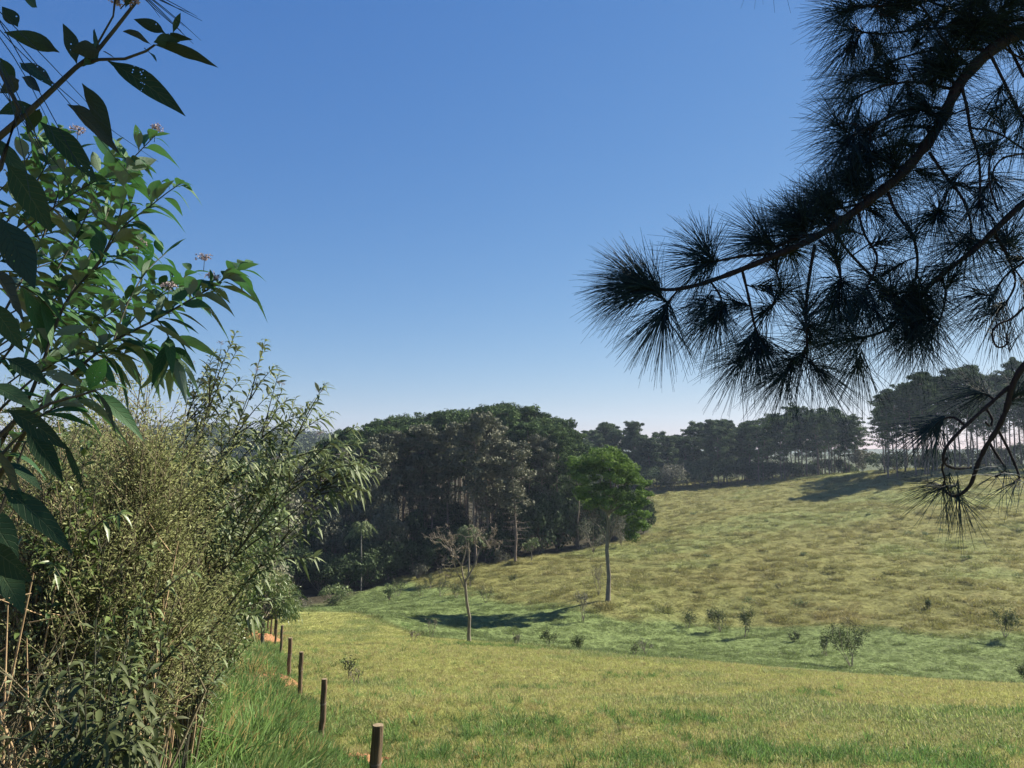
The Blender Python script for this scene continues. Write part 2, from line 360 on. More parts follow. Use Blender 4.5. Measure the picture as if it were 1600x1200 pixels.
def masks(x, y):
    z = H0(x, y); u, v = proj(x, y, z)
    n1 = fbm(x / 7, y / 7, 31); n2 = fbm(x / 2.2, y / 2.2, 41); n3 = fbm(x / 16, y / 16, 51)
    beyond = sstep(0, 4, y - np.interp(u, CU, CD))
    green = beyond * sstep(-10, 10, v - np.interp(u, GU, GL) + (n1 - .5) * 40 + (n2 - .5) * 16)
    patch = sstep(0.56, 0.70, fbm(x / 3.5 + 9, y / 3.5, 61)) * (1 - beyond) * sstep(1150, 900, 1100 + 0 * x) 
    green2 = (1 - beyond) * sstep(0.52, 0.68, n1 * .5 + n2 * .5 + 0.07 * sstep(26, 12, y))
    red = sstep(0.50, 0.66, n1 * .6 + n2 * .4) * (0.35 + 0.65 * np.exp(-((v - 955) / 38) ** 2) * (u > 850))
    fx = -1.56 - (y - 9) * 0.333               # fence line
    left = sstep(0.3, 1.6, fx - x)
    soil = left * sstep(240, 180, y) * sstep(0.50, 0.66, n2 * .5 + fbm(x / 1.6, y / 1.6, 71) * .5 + 0.22 * sstep(2.0, 6, fx - x) * sstep(34, 16, y))
    for (sx, sy, sr) in ((-7.2, 22.5, 1.1), (-6.7, 20.0, .7), (-14.3, 43, 2.0), (-13.0, 36, 1.2), (-17, 50, 2.4), (-2.3, 12.2, .45), (-3.2, 10.6, .5)):
        soil = np.maximum(soil, sstep(1.25, 0.55, np.hypot((x - sx), (y - sy) * .6) / sr + (n2 - .5) * 1.2))
    red = red * sstep(330, 250, y)
    soil = np.where((y < 2) & (x < 1.5) & (r_(x, y) < 6), np.maximum(soil, 0.5), soil)
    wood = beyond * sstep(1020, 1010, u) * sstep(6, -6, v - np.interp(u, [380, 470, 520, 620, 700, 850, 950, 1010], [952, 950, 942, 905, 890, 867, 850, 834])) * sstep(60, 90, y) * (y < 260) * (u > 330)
    return u, v, beyond, green, green2, red, left, soil, wood, n1, n2, n3
def r_(x, y): return np.hypot(x, y)

C_TAN = np.array((0.315, 0.33, 0.112)); C_HILL = np.array((0.168, 0.170, 0.058)); C_GRN = np.array((0.135, 0.185, 0.066))
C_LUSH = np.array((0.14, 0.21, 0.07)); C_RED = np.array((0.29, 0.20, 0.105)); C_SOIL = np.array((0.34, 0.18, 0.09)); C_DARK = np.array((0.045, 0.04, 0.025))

def gcolor(x, y):
    u, v, beyond, green, green2, red, left, soil, wood, n1, n2, n3 = masks(x, y)
    c = C_TAN * (1 - beyond[:, None]) + C_HILL * beyond[:, None]
    c = c * (0.82 + 0.36 * n2[:, None])
    def mix(c, k, m): return c * (1 - m[:, None]) + k * m[:, None]
    c = mix(c, C_GRN * 1.25, 0.40 * sstep(.45, .65, n3) * beyond)
    c = mix(c, C_RED, 0.22 * red)
    c = mix(c, C_LUSH * 1.1, 0.6 * green2)
    c = mix(c, C_GRN, 0.92 * green)
    c = mix(c, C_LUSH, 0.8 * left)
    c = mix(c, C_SOIL, soil)
    c = mix(c, np.array((0.06, 0.075, 0.035)), sstep(225, 262, np.hypot(x, y)))
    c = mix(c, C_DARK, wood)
    return c, soil, left, wood

def build_ground():
    rr = [0.0] + list(np.exp(np.linspace(math.log(0.8), math.log(300), 640))) + list(np.exp(np.linspace(math.log(304), math.log(7000), 60)))
    rr = np.array(rr)
    an = np.concatenate([np.linspace(-42, 42, 400), np.linspace(43, 317, 120)]) * math.pi / 180
    A, Rr = np.meshgrid(an, rr); x = np.sin(A) * Rr; y = np.cos(A) * Rr
    z = H(x, y); z = np.where(Rr > 2500, -9 - 0.0 * Rr, z)
    m, n = x.shape; V = np.stack([x, y, z], -1).reshape(-1, 3)
    i = np.arange(m - 1)[:, None] * n; j = np.arange(n)[None]; k = (j + 1) % n
    Q = np.stack([i + j, i + n + j, i + n + k, i + k], -1).reshape(-1, 4)
    mb = MB(); mb.add(V, Q)
    mt, nn, l = mat_new('meadow ground')
    out = nn.new('ShaderNodeOutputMaterial'); p = nn.new('ShaderNodeBsdfPrincipled'); p.inputs['Roughness'].default_value = 0.95; p.inputs['Specular IOR Level'].default_value = 0.1
    a = nn.new('ShaderNodeAttribute'); a.attribute_name = 'gcol'
    tc = nn.new('ShaderNodeTexCoord')
    n1 = nn.new('ShaderNodeTexNoise'); n1.inputs['Scale'].default_value = 5.0; n1.inputs['Detail'].default_value = 8; n1.inputs['Roughness'].default_value = .7
    n2 = nn.new('ShaderNodeTexNoise'); n2.inputs['Scale'].default_value = 0.9; n2.inputs['Detail'].default_value = 6; n2.inputs['Roughness'].default_value = .65
    l.new(tc.outputs['Object'], n1.inputs[0]); l.new(tc.outputs['Object'], n2.inputs[0])
    mr = nn.new('ShaderNodeMapRange'); mr.inputs[1].default_value = .3; mr.inputs[2].default_value = .7; mr.inputs[3].default_value = .55; mr.inputs[4].default_value = 1.25
    mr2 = nn.new('ShaderNodeMapRange'); mr2.inputs[1].default_value = .3; mr2.inputs[2].default_value = .7; mr2.inputs[3].default_value = .7; mr2.inputs[4].default_value = 1.2
    l.new(n1.outputs[0], mr.inputs[0]); l.new(n2.outputs[0], mr2.inputs[0])
    mu = nn.new('ShaderNodeMath'); mu.operation = 'MULTIPLY'; l.new(mr.outputs[0], mu.inputs[0]); l.new(mr2.outputs[0], mu.inputs[1])
    vm = nn.new('ShaderNodeVectorMath'); vm.operation = 'SCALE'; l.new(a.outputs['Color'], vm.inputs[0]); l.new(mu.outputs[0], vm.inputs['Scale'])
    l.new(vm.outputs[0], p.inputs['Base Color'])
    b = nn.new('ShaderNodeBump'); b.inputs['Strength'].default_value = 1; b.inputs['Distance'].default_value = 0.12; l.new(n1.outputs[0], b.inputs['Height'])
    b2 = nn.new('ShaderNodeBump'); b2.inputs['Strength'].default_value = 0.8; b2.inputs['Distance'].default_value = 0.4; l.new(n2.outputs[0], b2.inputs['Height'])
    l.new(b.outputs[0], b2.inputs['Normal']); l.new(b2.outputs[0], p.inputs['Normal']); l.new(p.outputs[0], out.inputs[0])
    o = mb.build('ground', mt)
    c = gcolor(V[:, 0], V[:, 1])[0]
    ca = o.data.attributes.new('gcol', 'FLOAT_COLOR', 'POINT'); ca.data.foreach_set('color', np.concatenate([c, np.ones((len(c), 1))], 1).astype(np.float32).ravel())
    tag(o, 'rolling pasture ground falling into a valley and up a hill', 'ground', kind='structure')
    return o
build_ground()

# ------------------------------------------------------------------ grass: scattered tufts (stuff)
def grass_mat():
    m, n, l = mat_new('grass blade')
    out = n.new('ShaderNodeOutputMaterial'); p = n.new('ShaderNodeBsdfPrincipled'); tr = n.new('ShaderNodeBsdfTranslucent')
    mx = n.new('ShaderNodeMixShader'); mx.inputs[0].default_value = 0.42
    a = n.new('ShaderNodeAttribute'); a.attribute_type = 'INSTANCER'; a.attribute_name = 'icol'
    t = n.new('ShaderNodeAttribute'); t.attribute_name = 'tint'
    mr = n.new('ShaderNodeMapRange'); mr.inputs[3].default_value = 0.65; mr.inputs[4].default_value = 1.3; l.new(t.outputs['Fac'], mr.inputs[0])
    vm = n.new('ShaderNodeVectorMath'); vm.operation = 'SCALE'; l.new(a.outputs['Vector'], vm.inputs[0]); l.new(mr.outputs[0], vm.inputs['Scale'])
    l.new(vm.outputs[0], p.inputs['Base Color']); l.new(vm.outputs[0], tr.inputs[0])
    p.inputs['Roughness'].default_value = 0.55; p.inputs['Specular IOR Level'].default_value = 0.3
    l.new(p.outputs[0], mx.inputs[1]); l.new(tr.outputs[0], mx.inputs[2]); l.new(mx.outputs[0], out.inputs[0])
    return m
GM = grass_mat()

def tuft_mesh(name, nb, h, spread, width, K, lean, droop, rng):
    mb = MB()
    a = rng.uniform(0, 6.28, nb); rad = spread * np.sqrt(rng.uniform(0, 1, nb))
    P = np.stack([np.cos(a) * rad, np.sin(a) * rad, np.full(nb, -0.02)], 1)
    a2 = a + rng.normal(0, 0.9, nb); le = np.abs(rng.normal(0, lean, nb)) + lean * 0.3
    D = np.stack([np.cos(a2) * np.sin(le), np.sin(a2) * np.sin(le), np.cos(le)], 1)
    L = h * rng.uniform(0.5, 1.15, nb)
    leaves(mb, P, D, rdir(nb, rng), L, width * rng.uniform(.7, 1.3, nb), K, droop * rng.uniform(.3, 1.4, nb), 0.2, rng.uniform(0, 1, nb), rng=rng)
    o = mb.build(name, GM); COL.objects.unlink(o)
    return o

def scatter(name, pts, scale, cols, protos, label, cat):
    me = bpy.data.meshes.new(name); n = len(pts)
    me.vertices.add(n); me.vertices.foreach_set('co', pts.astype(np.float32).ravel())
    def at_(nm, ty, key, d):
        q = me.attributes.new(nm, ty, 'POINT'); q.data.foreach_set(key, d.astype(np.float32).ravel() if ty != 'INT' else d.astype(np.int32))
    at_('icol', 'FLOAT_VECTOR', 'vector', cols); at_('isc', 'FLOAT', 'value', scale)
    rot = np.stack([R.normal(0, .12, n), R.normal(0, .12, n), R.uniform(0, 6.28, n)], 1); at_('irot', 'FLOAT_VECTOR', 'vector', rot)
    at_('iid', 'INT', 'value', R.integers(0, len(protos), n))
    o = bpy.data.objects.new(name, me); COL.objects.link(o)
    pc = bpy.data.collections.new(name + ' blades')
    for q in protos: pc.objects.link(q)
    g = bpy.data.node_groups.new(name, 'GeometryNodeTree')
    g.interface.new_socket('Geometry', in_out='INPUT', socket_type='NodeSocketGeometry'); g.interface.new_socket('Geometry', in_out='OUTPUT', socket_type='NodeSocketGeometry')
    N = g.nodes; L = g.links
    gi = N.new('NodeGroupInput'); go = N.new('NodeGroupOutput'); ip = N.new('GeometryNodeInstanceOnPoints')
    ci = N.new('GeometryNodeCollectionInfo'); ci.inputs[0].default_value = pc; ci.inputs['Separate Children'].default_value = True; ci.inputs['Reset Children'].default_value = True
    def na(nm, ty):
        q = N.new('GeometryNodeInputNamedAttribute'); q.data_type = ty; q.inputs[0].default_value = nm; return q.outputs[0]
    L.new(gi.outputs[0], ip.inputs['Points']); L.new(ci.outputs[0], ip.inputs['Instance']); ip.inputs['Pick Instance'].default_value = True
    L.new(na('iid', 'INT'), ip.inputs['Instance Index']); L.new(na('isc', 'FLOAT'), ip.inputs['Scale'])
    er = N.new('FunctionNodeEulerToRotation'); L.new(na('irot', 'FLOAT_VECTOR'), er.inputs[0]); L.new(er.outputs[0], ip.inputs['Rotation'])
    L.new(ip.outputs[0], go.inputs[0])
    md = o.modifiers.new('scatter', 'NODES'); md.node_group = g
    me.materials.append(GM)
    tag(o, label, cat, kind='stuff')
    return o

rg = np.random.default_rng(5)
short = [tuft_mesh('short_grass_tuft', 30, 0.10, 0.13, 0.0065, 3, 0.5, 0.5, rg) for _ in range(5)]
clump = [tuft_mesh('grass_clump_tuft', 46, 0.20, 0.18, 0.016, 2, 0.55, 0.5, rg) for _ in range(4)]
lush = [tuft_mesh('tall_grass_tuft', 34, 0.62, 0.16, 0.016, 5, 0.42, 0.55, rg) for _ in range(6)]

def sample(n, u0, u1, D0, D1, a):
    """points spread over the meadow, thinning out with distance as D**(a-1)"""
    q = R.uniform(0, 1, n); D = (D0 ** a + q * (D1 ** a - D0 ** a)) ** (1 / a)
    u = R.uniform(u0, u1, n); return (u - 800) / F * D, D

# foreground meadow
x, y = sample(210000, 380, 1780, 7.0, 62, 0.75)
u, v, beyond, green, green2, red, left, soil, wood, n1, n2, n3 = masks(x, y)
c, so, le, wo = gcolor(x, y)
keep = (so < 0.35 + 0.3 * R.uniform(size=len(x))) & (left < 0.5) & (beyond < 0.6) & (R.uniform(size=len(x)) < 0.6 + 0.6 * n2)
x, y, c, green2, n2 = [q[keep] for q in (x, y, c, green2, n2)]
straw = R.uniform(size=len(x)) < 0.22
c = c * R.uniform(.75, 1.3, (len(x), 1)); c[straw] = c[straw] * .4 + np.array((0.42, 0.37, 0.19)) * .6
sc = R.uniform(0.5, 1.25, len(x)) * (1 + 0.55 * green2 * sstep(.45, .6, n2)) * (1 + 0.012 * y)
scatter('meadow_grass', np.stack([x, y, H(x, y)], 1), sc, c, short, 'short dry yellow green grass over the near pasture', 'grass')
# valley and hillside
x, y = sample(210000, 420, 1720, 42, 235, 0.85)
u, v, beyond, green, green2, red, left, soil, wood, n1, n2, n3 = masks(x, y)
c, so, le, wo = gcolor(x, y)
cl = fbm(x / 1.15, y / .8, 91, 3)
keep = (beyond > .4) & (wo < .5) & (left < .7) & (R.uniform(size=len(x)) < 0.30 + 1.2 * cl)
x, y, c, green, cl = [q[keep] for q in (x, y, c, green, cl)]
c = c * R.uniform(.75, 1.3, (len(x), 1)); straw = R.uniform(size=len(x)) < 0.2 * (1 - green)
c[straw] = c[straw] * .5 + np.array((0.34, 0.30, 0.14)) * .5; c = c * (1.05 - .09 * sstep(.5, .8, cl))[:, None]
sc = R.uniform(0.5, 1.25, len(x)) * (0.55 + 1.9 * sstep(.50, .82, cl) * (1 - .5 * green)) * (1 + 0.003 * y)
scatter('hillside_grass', np.stack([x, y, H(x, y)], 1), sc, c, clump, 'tufty green and tan grass over the valley and hillside', 'grass')
# lush verge left of the fence
n = 26000
q = R.uniform(0, 1, n); D = 5.2 * (60 / 5.2) ** (q ** 0.85)
fx = -1.56 - (D - 9) * 0.333
x = fx - np.abs(R.uniform(-0.35, 1, n)) ** 1.0 * (1.6 + 0.20 * D) * np.sign(R.uniform(-0.04, 1, n)); y = D
u, v, beyond, green, green2, red, left, soil, wood, n1, n2, n3 = masks(x, y)
keep = (soil < 0.55 + .35 * R.uniform(size=n)) & (R.uniform(size=n) < 0.45 + .8 * n2)
keep &= (R.uniform(size=n) < .25) | ~((x < -4.9) & (x > -7.6) & (y > 17.5) & (y < 23) & (x > -5.6 - (y - 17) * .4 - .4)) & ~((x < -10.6) & (x > -17.5) & (y > 31) & (y < 50) & (x > -1.56 - (y - 9) * .333 - 2.2))
x, y, n2, fxk = x[keep], y[keep], n2[keep], fx[keep]
c = np.array((0.12, 0.20, 0.06)) * (.6 + .8 * n2[:, None]) * R.uniform(.65, 1.45, (len(x), 1))
yel = R.uniform(size=len(x)) < 0.18; c[yel] = np.array((0.33, 0.27, 0.11))
sc = R.uniform(.45, 1.15, len(x)) * (0.55 + .45 * sstep(.2, 1.0, fxk - x)) * (0.7 + .6 * n2)
scatter('verge_grass', np.stack([x, y, H(x, y)], 1), sc, c, lush, 'tall lush green grass on the bank left of the fence posts', 'grass')
# taller straw stalks standing in the near meadow
x, y = sample(5200, 420, 1750, 8, 40, 1.1)
ok = masks(x, y)[2] < .4; ok &= x > -1.56 - (y - 9) * .333 + .2; x, y = x[ok], y[ok]
scatter('seeding_stalks', np.stack([x, y, H(x, y)], 1), R.uniform(.16, .42, len(x)), np.array((0.36, 0.31, 0.15)) * R.uniform(.5, 1.25, (len(x), 1)), lush, 'dry straw coloured stalks standing in the near pasture', 'grass')
# big green tussocks scattered in the near meadow
tus = []
for (cu, cv_D, rad, k) in ((810, 15, 1.2, 150), (1180, 13, 1.0, 170), (1330, 12.5, .6, 80), (1060, 16.5, 1.1, 120), (1590, 17, 1.1, 130), (640, 11.5, .7, 80), (700, 13, .6, 60), (1000, 12.5, .7, 70), (830, 24, .8, 40), (1520, 13, .8, 60), (980, 27, .8, 40), (760, 40, 2.0, 90), (800, 39, 1.5, 60), (1250, 22, .8, 40), (1450, 12, .5, 60)):
    cx = (cu - 800) / F * cv_D
    tus.append(np.stack([cx + R.normal(0, rad, k), cv_D + R.normal(0, rad * .6, k)], 1))
tus = np.concatenate(tus)
c = np.tile(np.array((0.10, 0.185, 0.05)), (len(tus), 1)) * R.uniform(.7, 1.3, (len(tus), 1))
scatter('tussock_grass', np.stack([tus[:, 0], tus[:, 1], H(tus[:, 0], tus[:, 1])], 1), R.uniform(.3, .6, len(tus)), c, lush, 'greener taller tussocks rising from the near pasture', 'grass')

# ------------------------------------------------------------------ distant trees
def puff(mb, c, r, n, s, rng, flat=0.7, tb=0.5):
    d = rdir(n, rng); rad = rng.uniform(0.35, 1.0, n) ** 0.5
    lump = 1 + 0.25 * np.sin(d[:, 0] * 5 + c[0] * 3) * np.cos(d[:, 2] * 4 + c[1] * 2)
    P = np.asarray(c) + d * (rad * lump)[:, None] * np.array((r, r, r * flat))
    cards(mb, P, d + 0.8 * rdir(n, rng), s * rng.uniform(.6, 1.3, n), np.clip(tb + rng.normal(0, .22, n), 0, 1), rng)

def make_pine(seed, h=20, bare=0.55, cw=3.2, brown=False, nq=1.0, dead=True, mat=None, kind='pine_tree'):
    rng = np.random.default_rng(seed); root = empty(kind); bare = bare * rng.uniform(.65, 1.15)
    t = MB(); k = 9; zz = np.linspace(-1.0, h * .97, k); bend = np.cumsum(rng.normal(0, 0.13, (k, 2)), 0)
    path = np.stack([bend[:, 0], bend[:, 1], zz], 1); tube(t, path, np.linspace(0.21, 0.06, k), 7)
    crown = MB(); nl = int(20 * (1 - bare) / .45)
    for i in range(nl):
        tt = (i + rng.uniform(0, .8)) / nl; z = h * min(bare + (1 - bare) * tt, .97)
        rad = cw * (0.30 + 0.70 * math.sin(math.pi * (0.12 + 0.74 * tt))) * rng.uniform(.5, 1.08)
        a = i * 2.4 + rng.uniform(-.6, .6); b = np.array((np.interp(z, zz, path[:, 0]), np.interp(z, zz, path[:, 1]), z))
        e = b + np.array((math.cos(a) * rad, math.sin(a) * rad, rad * rng.uniform(.05, .5)))
        tube(t, np.stack([b, (b + e) / 2 + (0, 0, -.1), e]), [0.08, 0.055, 0.03], 4, cap=False)
        thin = .22 + .78 * min(1, tt * 1.9); tb = rng.uniform(.05, .95)
        for q in range(3):
            c = e + rng.normal(0, .45, 3) * (1, 1, .6) - (e - b) * .28 * q; puff(crown, c, rng.uniform(.65, 1.05), int(105 * nq * thin), 0.17, rng, .62, tb)
    for q in range(4): puff(crown, np.array((path[-1][0], path[-1][1], h - .7)) + rng.normal(0, .6, 3) * (1, 1, .4), 1.0, int(120 * nq), 0.17, rng, .7, .6)
    t.build('trunk', M['bark'], root)
    crown.build('crown', mat or M['pinebrown' if brown else 'pine'], root, smooth=False)
    if dead:
        d = MB(); nd = 34; f = rng.uniform(.10, bare + .05, nd); z = f * h; a = rng.uniform(0, 6.28, nd); ln = rng.uniform(.5, 2.4, nd)
        b = np.stack([np.interp(z, zz, path[:, 0]), np.interp(z, zz, path[:, 1]), z], 1)
        e = b + np.stack([np.cos(a) * ln, np.sin(a) * ln, rng.uniform(-.4, .3, nd)], 1)
        sticks(d, b, e, .035, .015)
        q = rng.integers(0, nd, 110); g = rng.uniform(.2, 1, 110)[:, None]; P = b[q] * (1 - g) + e[q] * g + rng.normal(0, .2, (110, 3))
        cards(d, P, rdir(110, rng), .10 * rng.uniform(.5, 1.4, 110), rng.uniform(0, 1, 110), rng)
        d.build('dead_branches', M['deadtwig'], root)
    return root

def make_round(seed, h=9, r=3.5, trunk=.25, n=2600, s=0.13, mat='broad', kind='leafy_tree', np_=16, bark='barkgrey', bot=0.35):
    rng = np.random.default_rng(seed); root = empty(kind); t = MB()
    fork = h * bot; tube(t, [(0, 0, -.6), (rng.normal(0, .1), 0, fork * .5), (0, 0, fork)], [trunk * .7, trunk * .5, trunk * .4], 8, cap=False)
    cr = MB(); cz = (fork * .7 + h) / 2; hz = (h - fork * .7) / 2
    for i in range(np_):
        d = rdir(1, rng)[0]; d[2] = abs(d[2]) * (1 if rng.uniform() < .7 else -1); q = rng.uniform(.45, .78)
        c = np.array((d[0] * r * q, d[1] * r * q, cz + d[2] * hz * q)); pr = rng.uniform(.28, .46) * r
        tube(t, [(0, 0, fork * .9), c * .5 + np.array((0, 0, fork * .45)), c], [trunk * .3, trunk * .2, trunk * .08], 5, cap=False)
        puff(cr, c, pr, n // np_, s, rng, .75, rng.uniform(.25, .7))
    t.build('trunk', M[bark], root); cr.build('crown', M[mat], root, smooth=False)
    return root

USED = set()
def plant_tree(proto, x, y, rz, sc, label=None, sink=0.0):
    z = Hs(x, y) - sink
    if proto.name not in USED:
        USED.add(proto.name); proto.location = (x, y, z); proto.rotation_euler = (0, 0, rz)
        proto.scale = (sc[0], sc[0], sc[1]) if isinstance(sc, tuple) else (sc,) * 3
        if label: proto['label'] = label
        return proto
    return dup(proto, (x, y, z), rz, sc, label)

def protos(fn, label, cat, group, n):
    out = []
    for i in range(n): o = fn(i); tag(o, label, cat, group); out.append(o)
    return out

# --- the domed wood across the valley
G1 = 'pines of the domed wood across the valley'
P_in = protos(lambda i: make_pine(100 + i, 21, .64, 2.7), 'tall dark green pine crowded inside the domed wood', 'pine', G1, 6)
P_br = protos(lambda i: make_pine(130 + i, 18, .45, 2.7, brown=True), 'brownish pine at the front of the domed wood', 'pine', 'brownish pines along the front of the wood', 3)
rr = random.Random(4)
def top_v(u):   # skyline of the wood in the photo
    return float(np.interp(u, [400, 510, 530, 570, 610, 650, 700, 760, 800, 850, 880, 905, 940], [690, 690, 676, 668, 655, 645, 644, 637, 638, 650, 665, 690, 700]))
rows = [(112, 9), (120, 18), (130, 24), (141, 26), (154, 26)]
for ri, (D, cnt) in enumerate(rows):
    for i in range(cnt):
        u0 = 495 + (ri == 0) * 45; u1 = 905 - (ri == 0) * 90 + ri * 3
        u = u0 + (u1 - u0) * (i + rr.uniform(-.35, .35) + .5) / cnt
        Dd = D + rr.uniform(-3, 3); x = (u - 800) / F * Dd; g = Hs(x, Dd)
        edge = min(1, (u - 480) / 60) if u < 540 else 1
        vt = top_v(u) + [34, 22, 12, 4, 0][ri] * rr.uniform(.3, 1.9) + rr.uniform(-5, 9)
        zt = (700 - vt) / F * Dd; h = max(11, (zt - g))
        use_br = (ri == 0) or (ri == 1 and rr.random() < .2)
        pr = rr.choice(P_br) if use_br else rr.choice(P_in); hh = 18 if use_br else 21
        plant_tree(pr, x, Dd, rr.uniform(0, 6.28), (min(1.25, .8 + .25 * h / hh) * rr.uniform(.85, 1.1), h / hh * rr.uniform(.97, 1.03)))
# lower mixed trees at the left end of the wood
G2 = 'mixed trees at the left end of the wood'
P_ml = protos(lambda i: make_round(160 + i, 12, 4.0, .3, 3800, .17, 'pinebrown', 'leafy_tree', 20, 'bark', .2), 'olive brown broad tree at the left end of the wood', 'tree', G2, 3)
for (u, D, vt, w) in ((400, 118, 735, 1), (430, 124, 722, 1.1), (462, 115, 742, 1), (500, 122, 712, 1.1), (535, 116, 705, 1.05), (560, 110, 720, .95), (590, 108, 735, .9), (375, 110, 755, 1), (345, 120, 745, 1.2), (480, 135, 705, 1.2), (420, 140, 705, 1.2), (520, 104, 790, .7), (440, 102, 800, .7), (610, 104, 775, .75)):
    x = (u - 800) / F * D; g = Hs(x, D); h = (700 - vt) / F * D - g
    plant_tree(rr.choice(P_ml), x, D, rr.uniform(0, 6), (w * rr.uniform(.9, 1.1), h / 12))

# --- dark bushes along the foot of the wood
G3 = 'dark bushes along the foot of the wood'
P_bu = protos(lambda i: make_round(180 + i, 5, 3.0, .16, 6500, .13, 'broad', 'bush', 22, 'bark', .05), 'dark green bush at the shady foot of the wood', 'bush', G3, 4)
for (u, D, h, w) in ((470, 100, 5, 1.1), (505, 97, 4.5, 1), (540, 98, 4.2, 1), (575, 100, 5, 1.1), (610, 103, 4.5, 1), (650, 107, 4.2, 1), (690, 110, 5, 1.1), (725, 112, 5, 1.1), (765, 114, 5, 1.1), (800, 116, 7, 1.1), (840, 118, 8.5, 1.25), (870, 121, 8, 1.2), (900, 122, 9.5, 1.3), (925, 124, 8, 1.2), (955, 128, 7, 1), (985, 131, 6.5, 1), (1003, 133, 5.2, .75), (560, 106, 7, 1.1), (640, 112, 7, 1.1), (820, 124, 11, 1.3), (860, 128, 12, 1.35), (500, 106, 7, 1.2), (450, 104, 6, 1.2), (700, 118, 8, 1.2), (420, 96, 5, 1.1), (390, 92, 5, 1.1)):
    x = (u - 800) / F * D; plant_tree(rr.choice(P_bu), x, D, rr.uniform(0, 6), (w * 1.05, h / 5 * 1.25), sink=.3)

# --- tree line on the ridge behind the hill
G4 = 'eucalypts of the tree line behind the hill'
P_eu = protos(lambda i: make_pine(200 + i, 18, .20, 3.1, mat=M['euc'], nq=1.5, dead=False, kind='eucalyptus_tree'), 'feathery eucalypt in the hazy line left of the ridge pines', 'eucalypt', G4, 4)
for i in range(30):
    u = 893 + i * 9.4 + rr.uniform(-4, 4); D = 222 + rr.uniform(-12, 22); x = (u - 800) / F * D; g = Hs(x, D)
    vt = float(np.interp(u, [893, 915, 940, 975, 1000, 1030, 1055, 1080, 1110, 1140, 1165], [695, 680, 672, 660, 672, 684, 680, 668, 658, 658, 665])) + rr.uniform(-7, 16)
    h = (700 - vt) / F * D - g
    plant_tree(rr.choice(P_eu), x, D, rr.uniform(0, 6), (rr.uniform(.9, 1.15), h / 18))
G5 = 'pines standing in a row on the ridge'
P_ri = protos(lambda i: make_pine(230 + i, 19, .44, 3.2, dead=True), 'slender pine in the see through row on the ridge', 'pine', G5, 5)
for i in range(34):
    u = 1158 + i * 5.4 + rr.uniform(-3, 3); D = 212 + rr.uniform(-4, 20) - (u > 1290) * 5; x = (u - 800) / F * D; g = Hs(x, D)
    vt = float(np.interp(u, [1158, 1180, 1200, 1215, 1240, 1262, 1285, 1305, 1325, 1342], [664, 654, 652, 650, 638, 637, 645, 638, 640, 660])) + rr.uniform(-4, 15)
    h = (700 - vt) / F * D - g
    plant_tree(rr.choice(P_ri), x, D, rr.uniform(0, 6), (rr.uniform(.8, 1.05), h / 19))
G6 = 'tall pines of the stand at the right edge of the hill'
P_st = protos(lambda i: make_pine(260 + i, 23, .44, 3.1, dead=True), 'tall pine of the stand at the right end of the hill', 'pine', G6, 5)
for i in range(60):
    u = 1375 + i * 6.9 + rr.uniform(-5, 5); D = 166 + rr.uniform(0, 30); x = (u - 800) / F * D; g = Hs(x, D)
    vt = float(np.interp(u, [1375, 1390, 1420, 1450, 1480, 1520, 1545, 1580, 1700], [618, 605, 588, 580, 576, 567, 585, 566, 560])) + rr.uniform(-3, 18)
    h = (700 - vt) / F * D - g
    plant_tree(rr.choice(P_st), x, D, rr.uniform(0, 6), (rr.uniform(.85, 1.1), h / 23))

# bushes on the ridge, each one tell-able
def bush_at(label, u, D, h, w, mat='broad', n=1800, s=.12, seed=1, group=None, sink=.2, np_=13, bot=.1, cat='bush', kind='bush'):
    b = make_round(seed, h, w, .12, n, s, mat, kind, np_, 'barkgrey', bot)
    x = (u - 800) / F * D; b.location = (x, D, Hs(x, D) - sink); tag(b, label, cat, group); return b
bush_at('brownish grey bush at the foot of the eucalypts', 1050, 203, 7.5, 5.0, 'greybush', 3000, .2, 301)
bush_at('dark bush left of the brownish one below the eucalypts', 1022, 206, 7, 5, 'euc', 2600, .2, 302)
bush_at('rounded bush filling the gap between the two ridge pine groups', 1345, 204, 6.5, 4, 'greybush', 2600, .18, 303)
bush_at('small olive bush just left of the right hand pine stand', 1372, 196, 5.5, 4, 'euc', 2200, .18, 304)
bush_at('low dark bush under the left end of the pine stand', 1395, 184, 4, 3, 'broad', 2000, .16, 305)
bush_at('low bush at the foot of the ridge row beside its right end', 1322, 208, 3, 3.4, 'euc', 1800, .16, 306)
for i, (u, D, h, w) in enumerate(((1080, 216, 7, 5), (1110, 218, 8, 5), (1140, 220, 7, 4.5), (1165, 222, 6, 4), (1190, 226, 4, 4), (990, 215, 8, 5), (1215, 230, 4, 4), (1250, 232, 3.5, 4), (1440, 200, 3.5, 4), (1480, 203, 4, 4), (1530, 200, 4, 4), (1570, 200, 3.5, 4), (925, 208, 8, 5), (955, 210, 9, 5), (1005, 213, 8, 5), (1095, 208, 8, 5), (1125, 210, 9, 5), (1150, 211, 8, 4.5), (1180, 214, 6, 4), (1205, 222, 6, 4), (1235, 222, 5, 4), (1270, 224, 5, 4), (1300, 222, 5, 4), (1400, 196, 5, 4), (1460, 196, 5, 4), (1510, 196, 5.5, 4), (1550, 195, 5, 4), (1590, 195, 6, 4))):
    bush_at('dark undergrowth bush half hidden behind the ridge trunks', u, D, h, w, 'broad' if i % 3 else 'euc', 2600, .19, 320 + i, 'undergrowth bushes behind the ridge trunks')

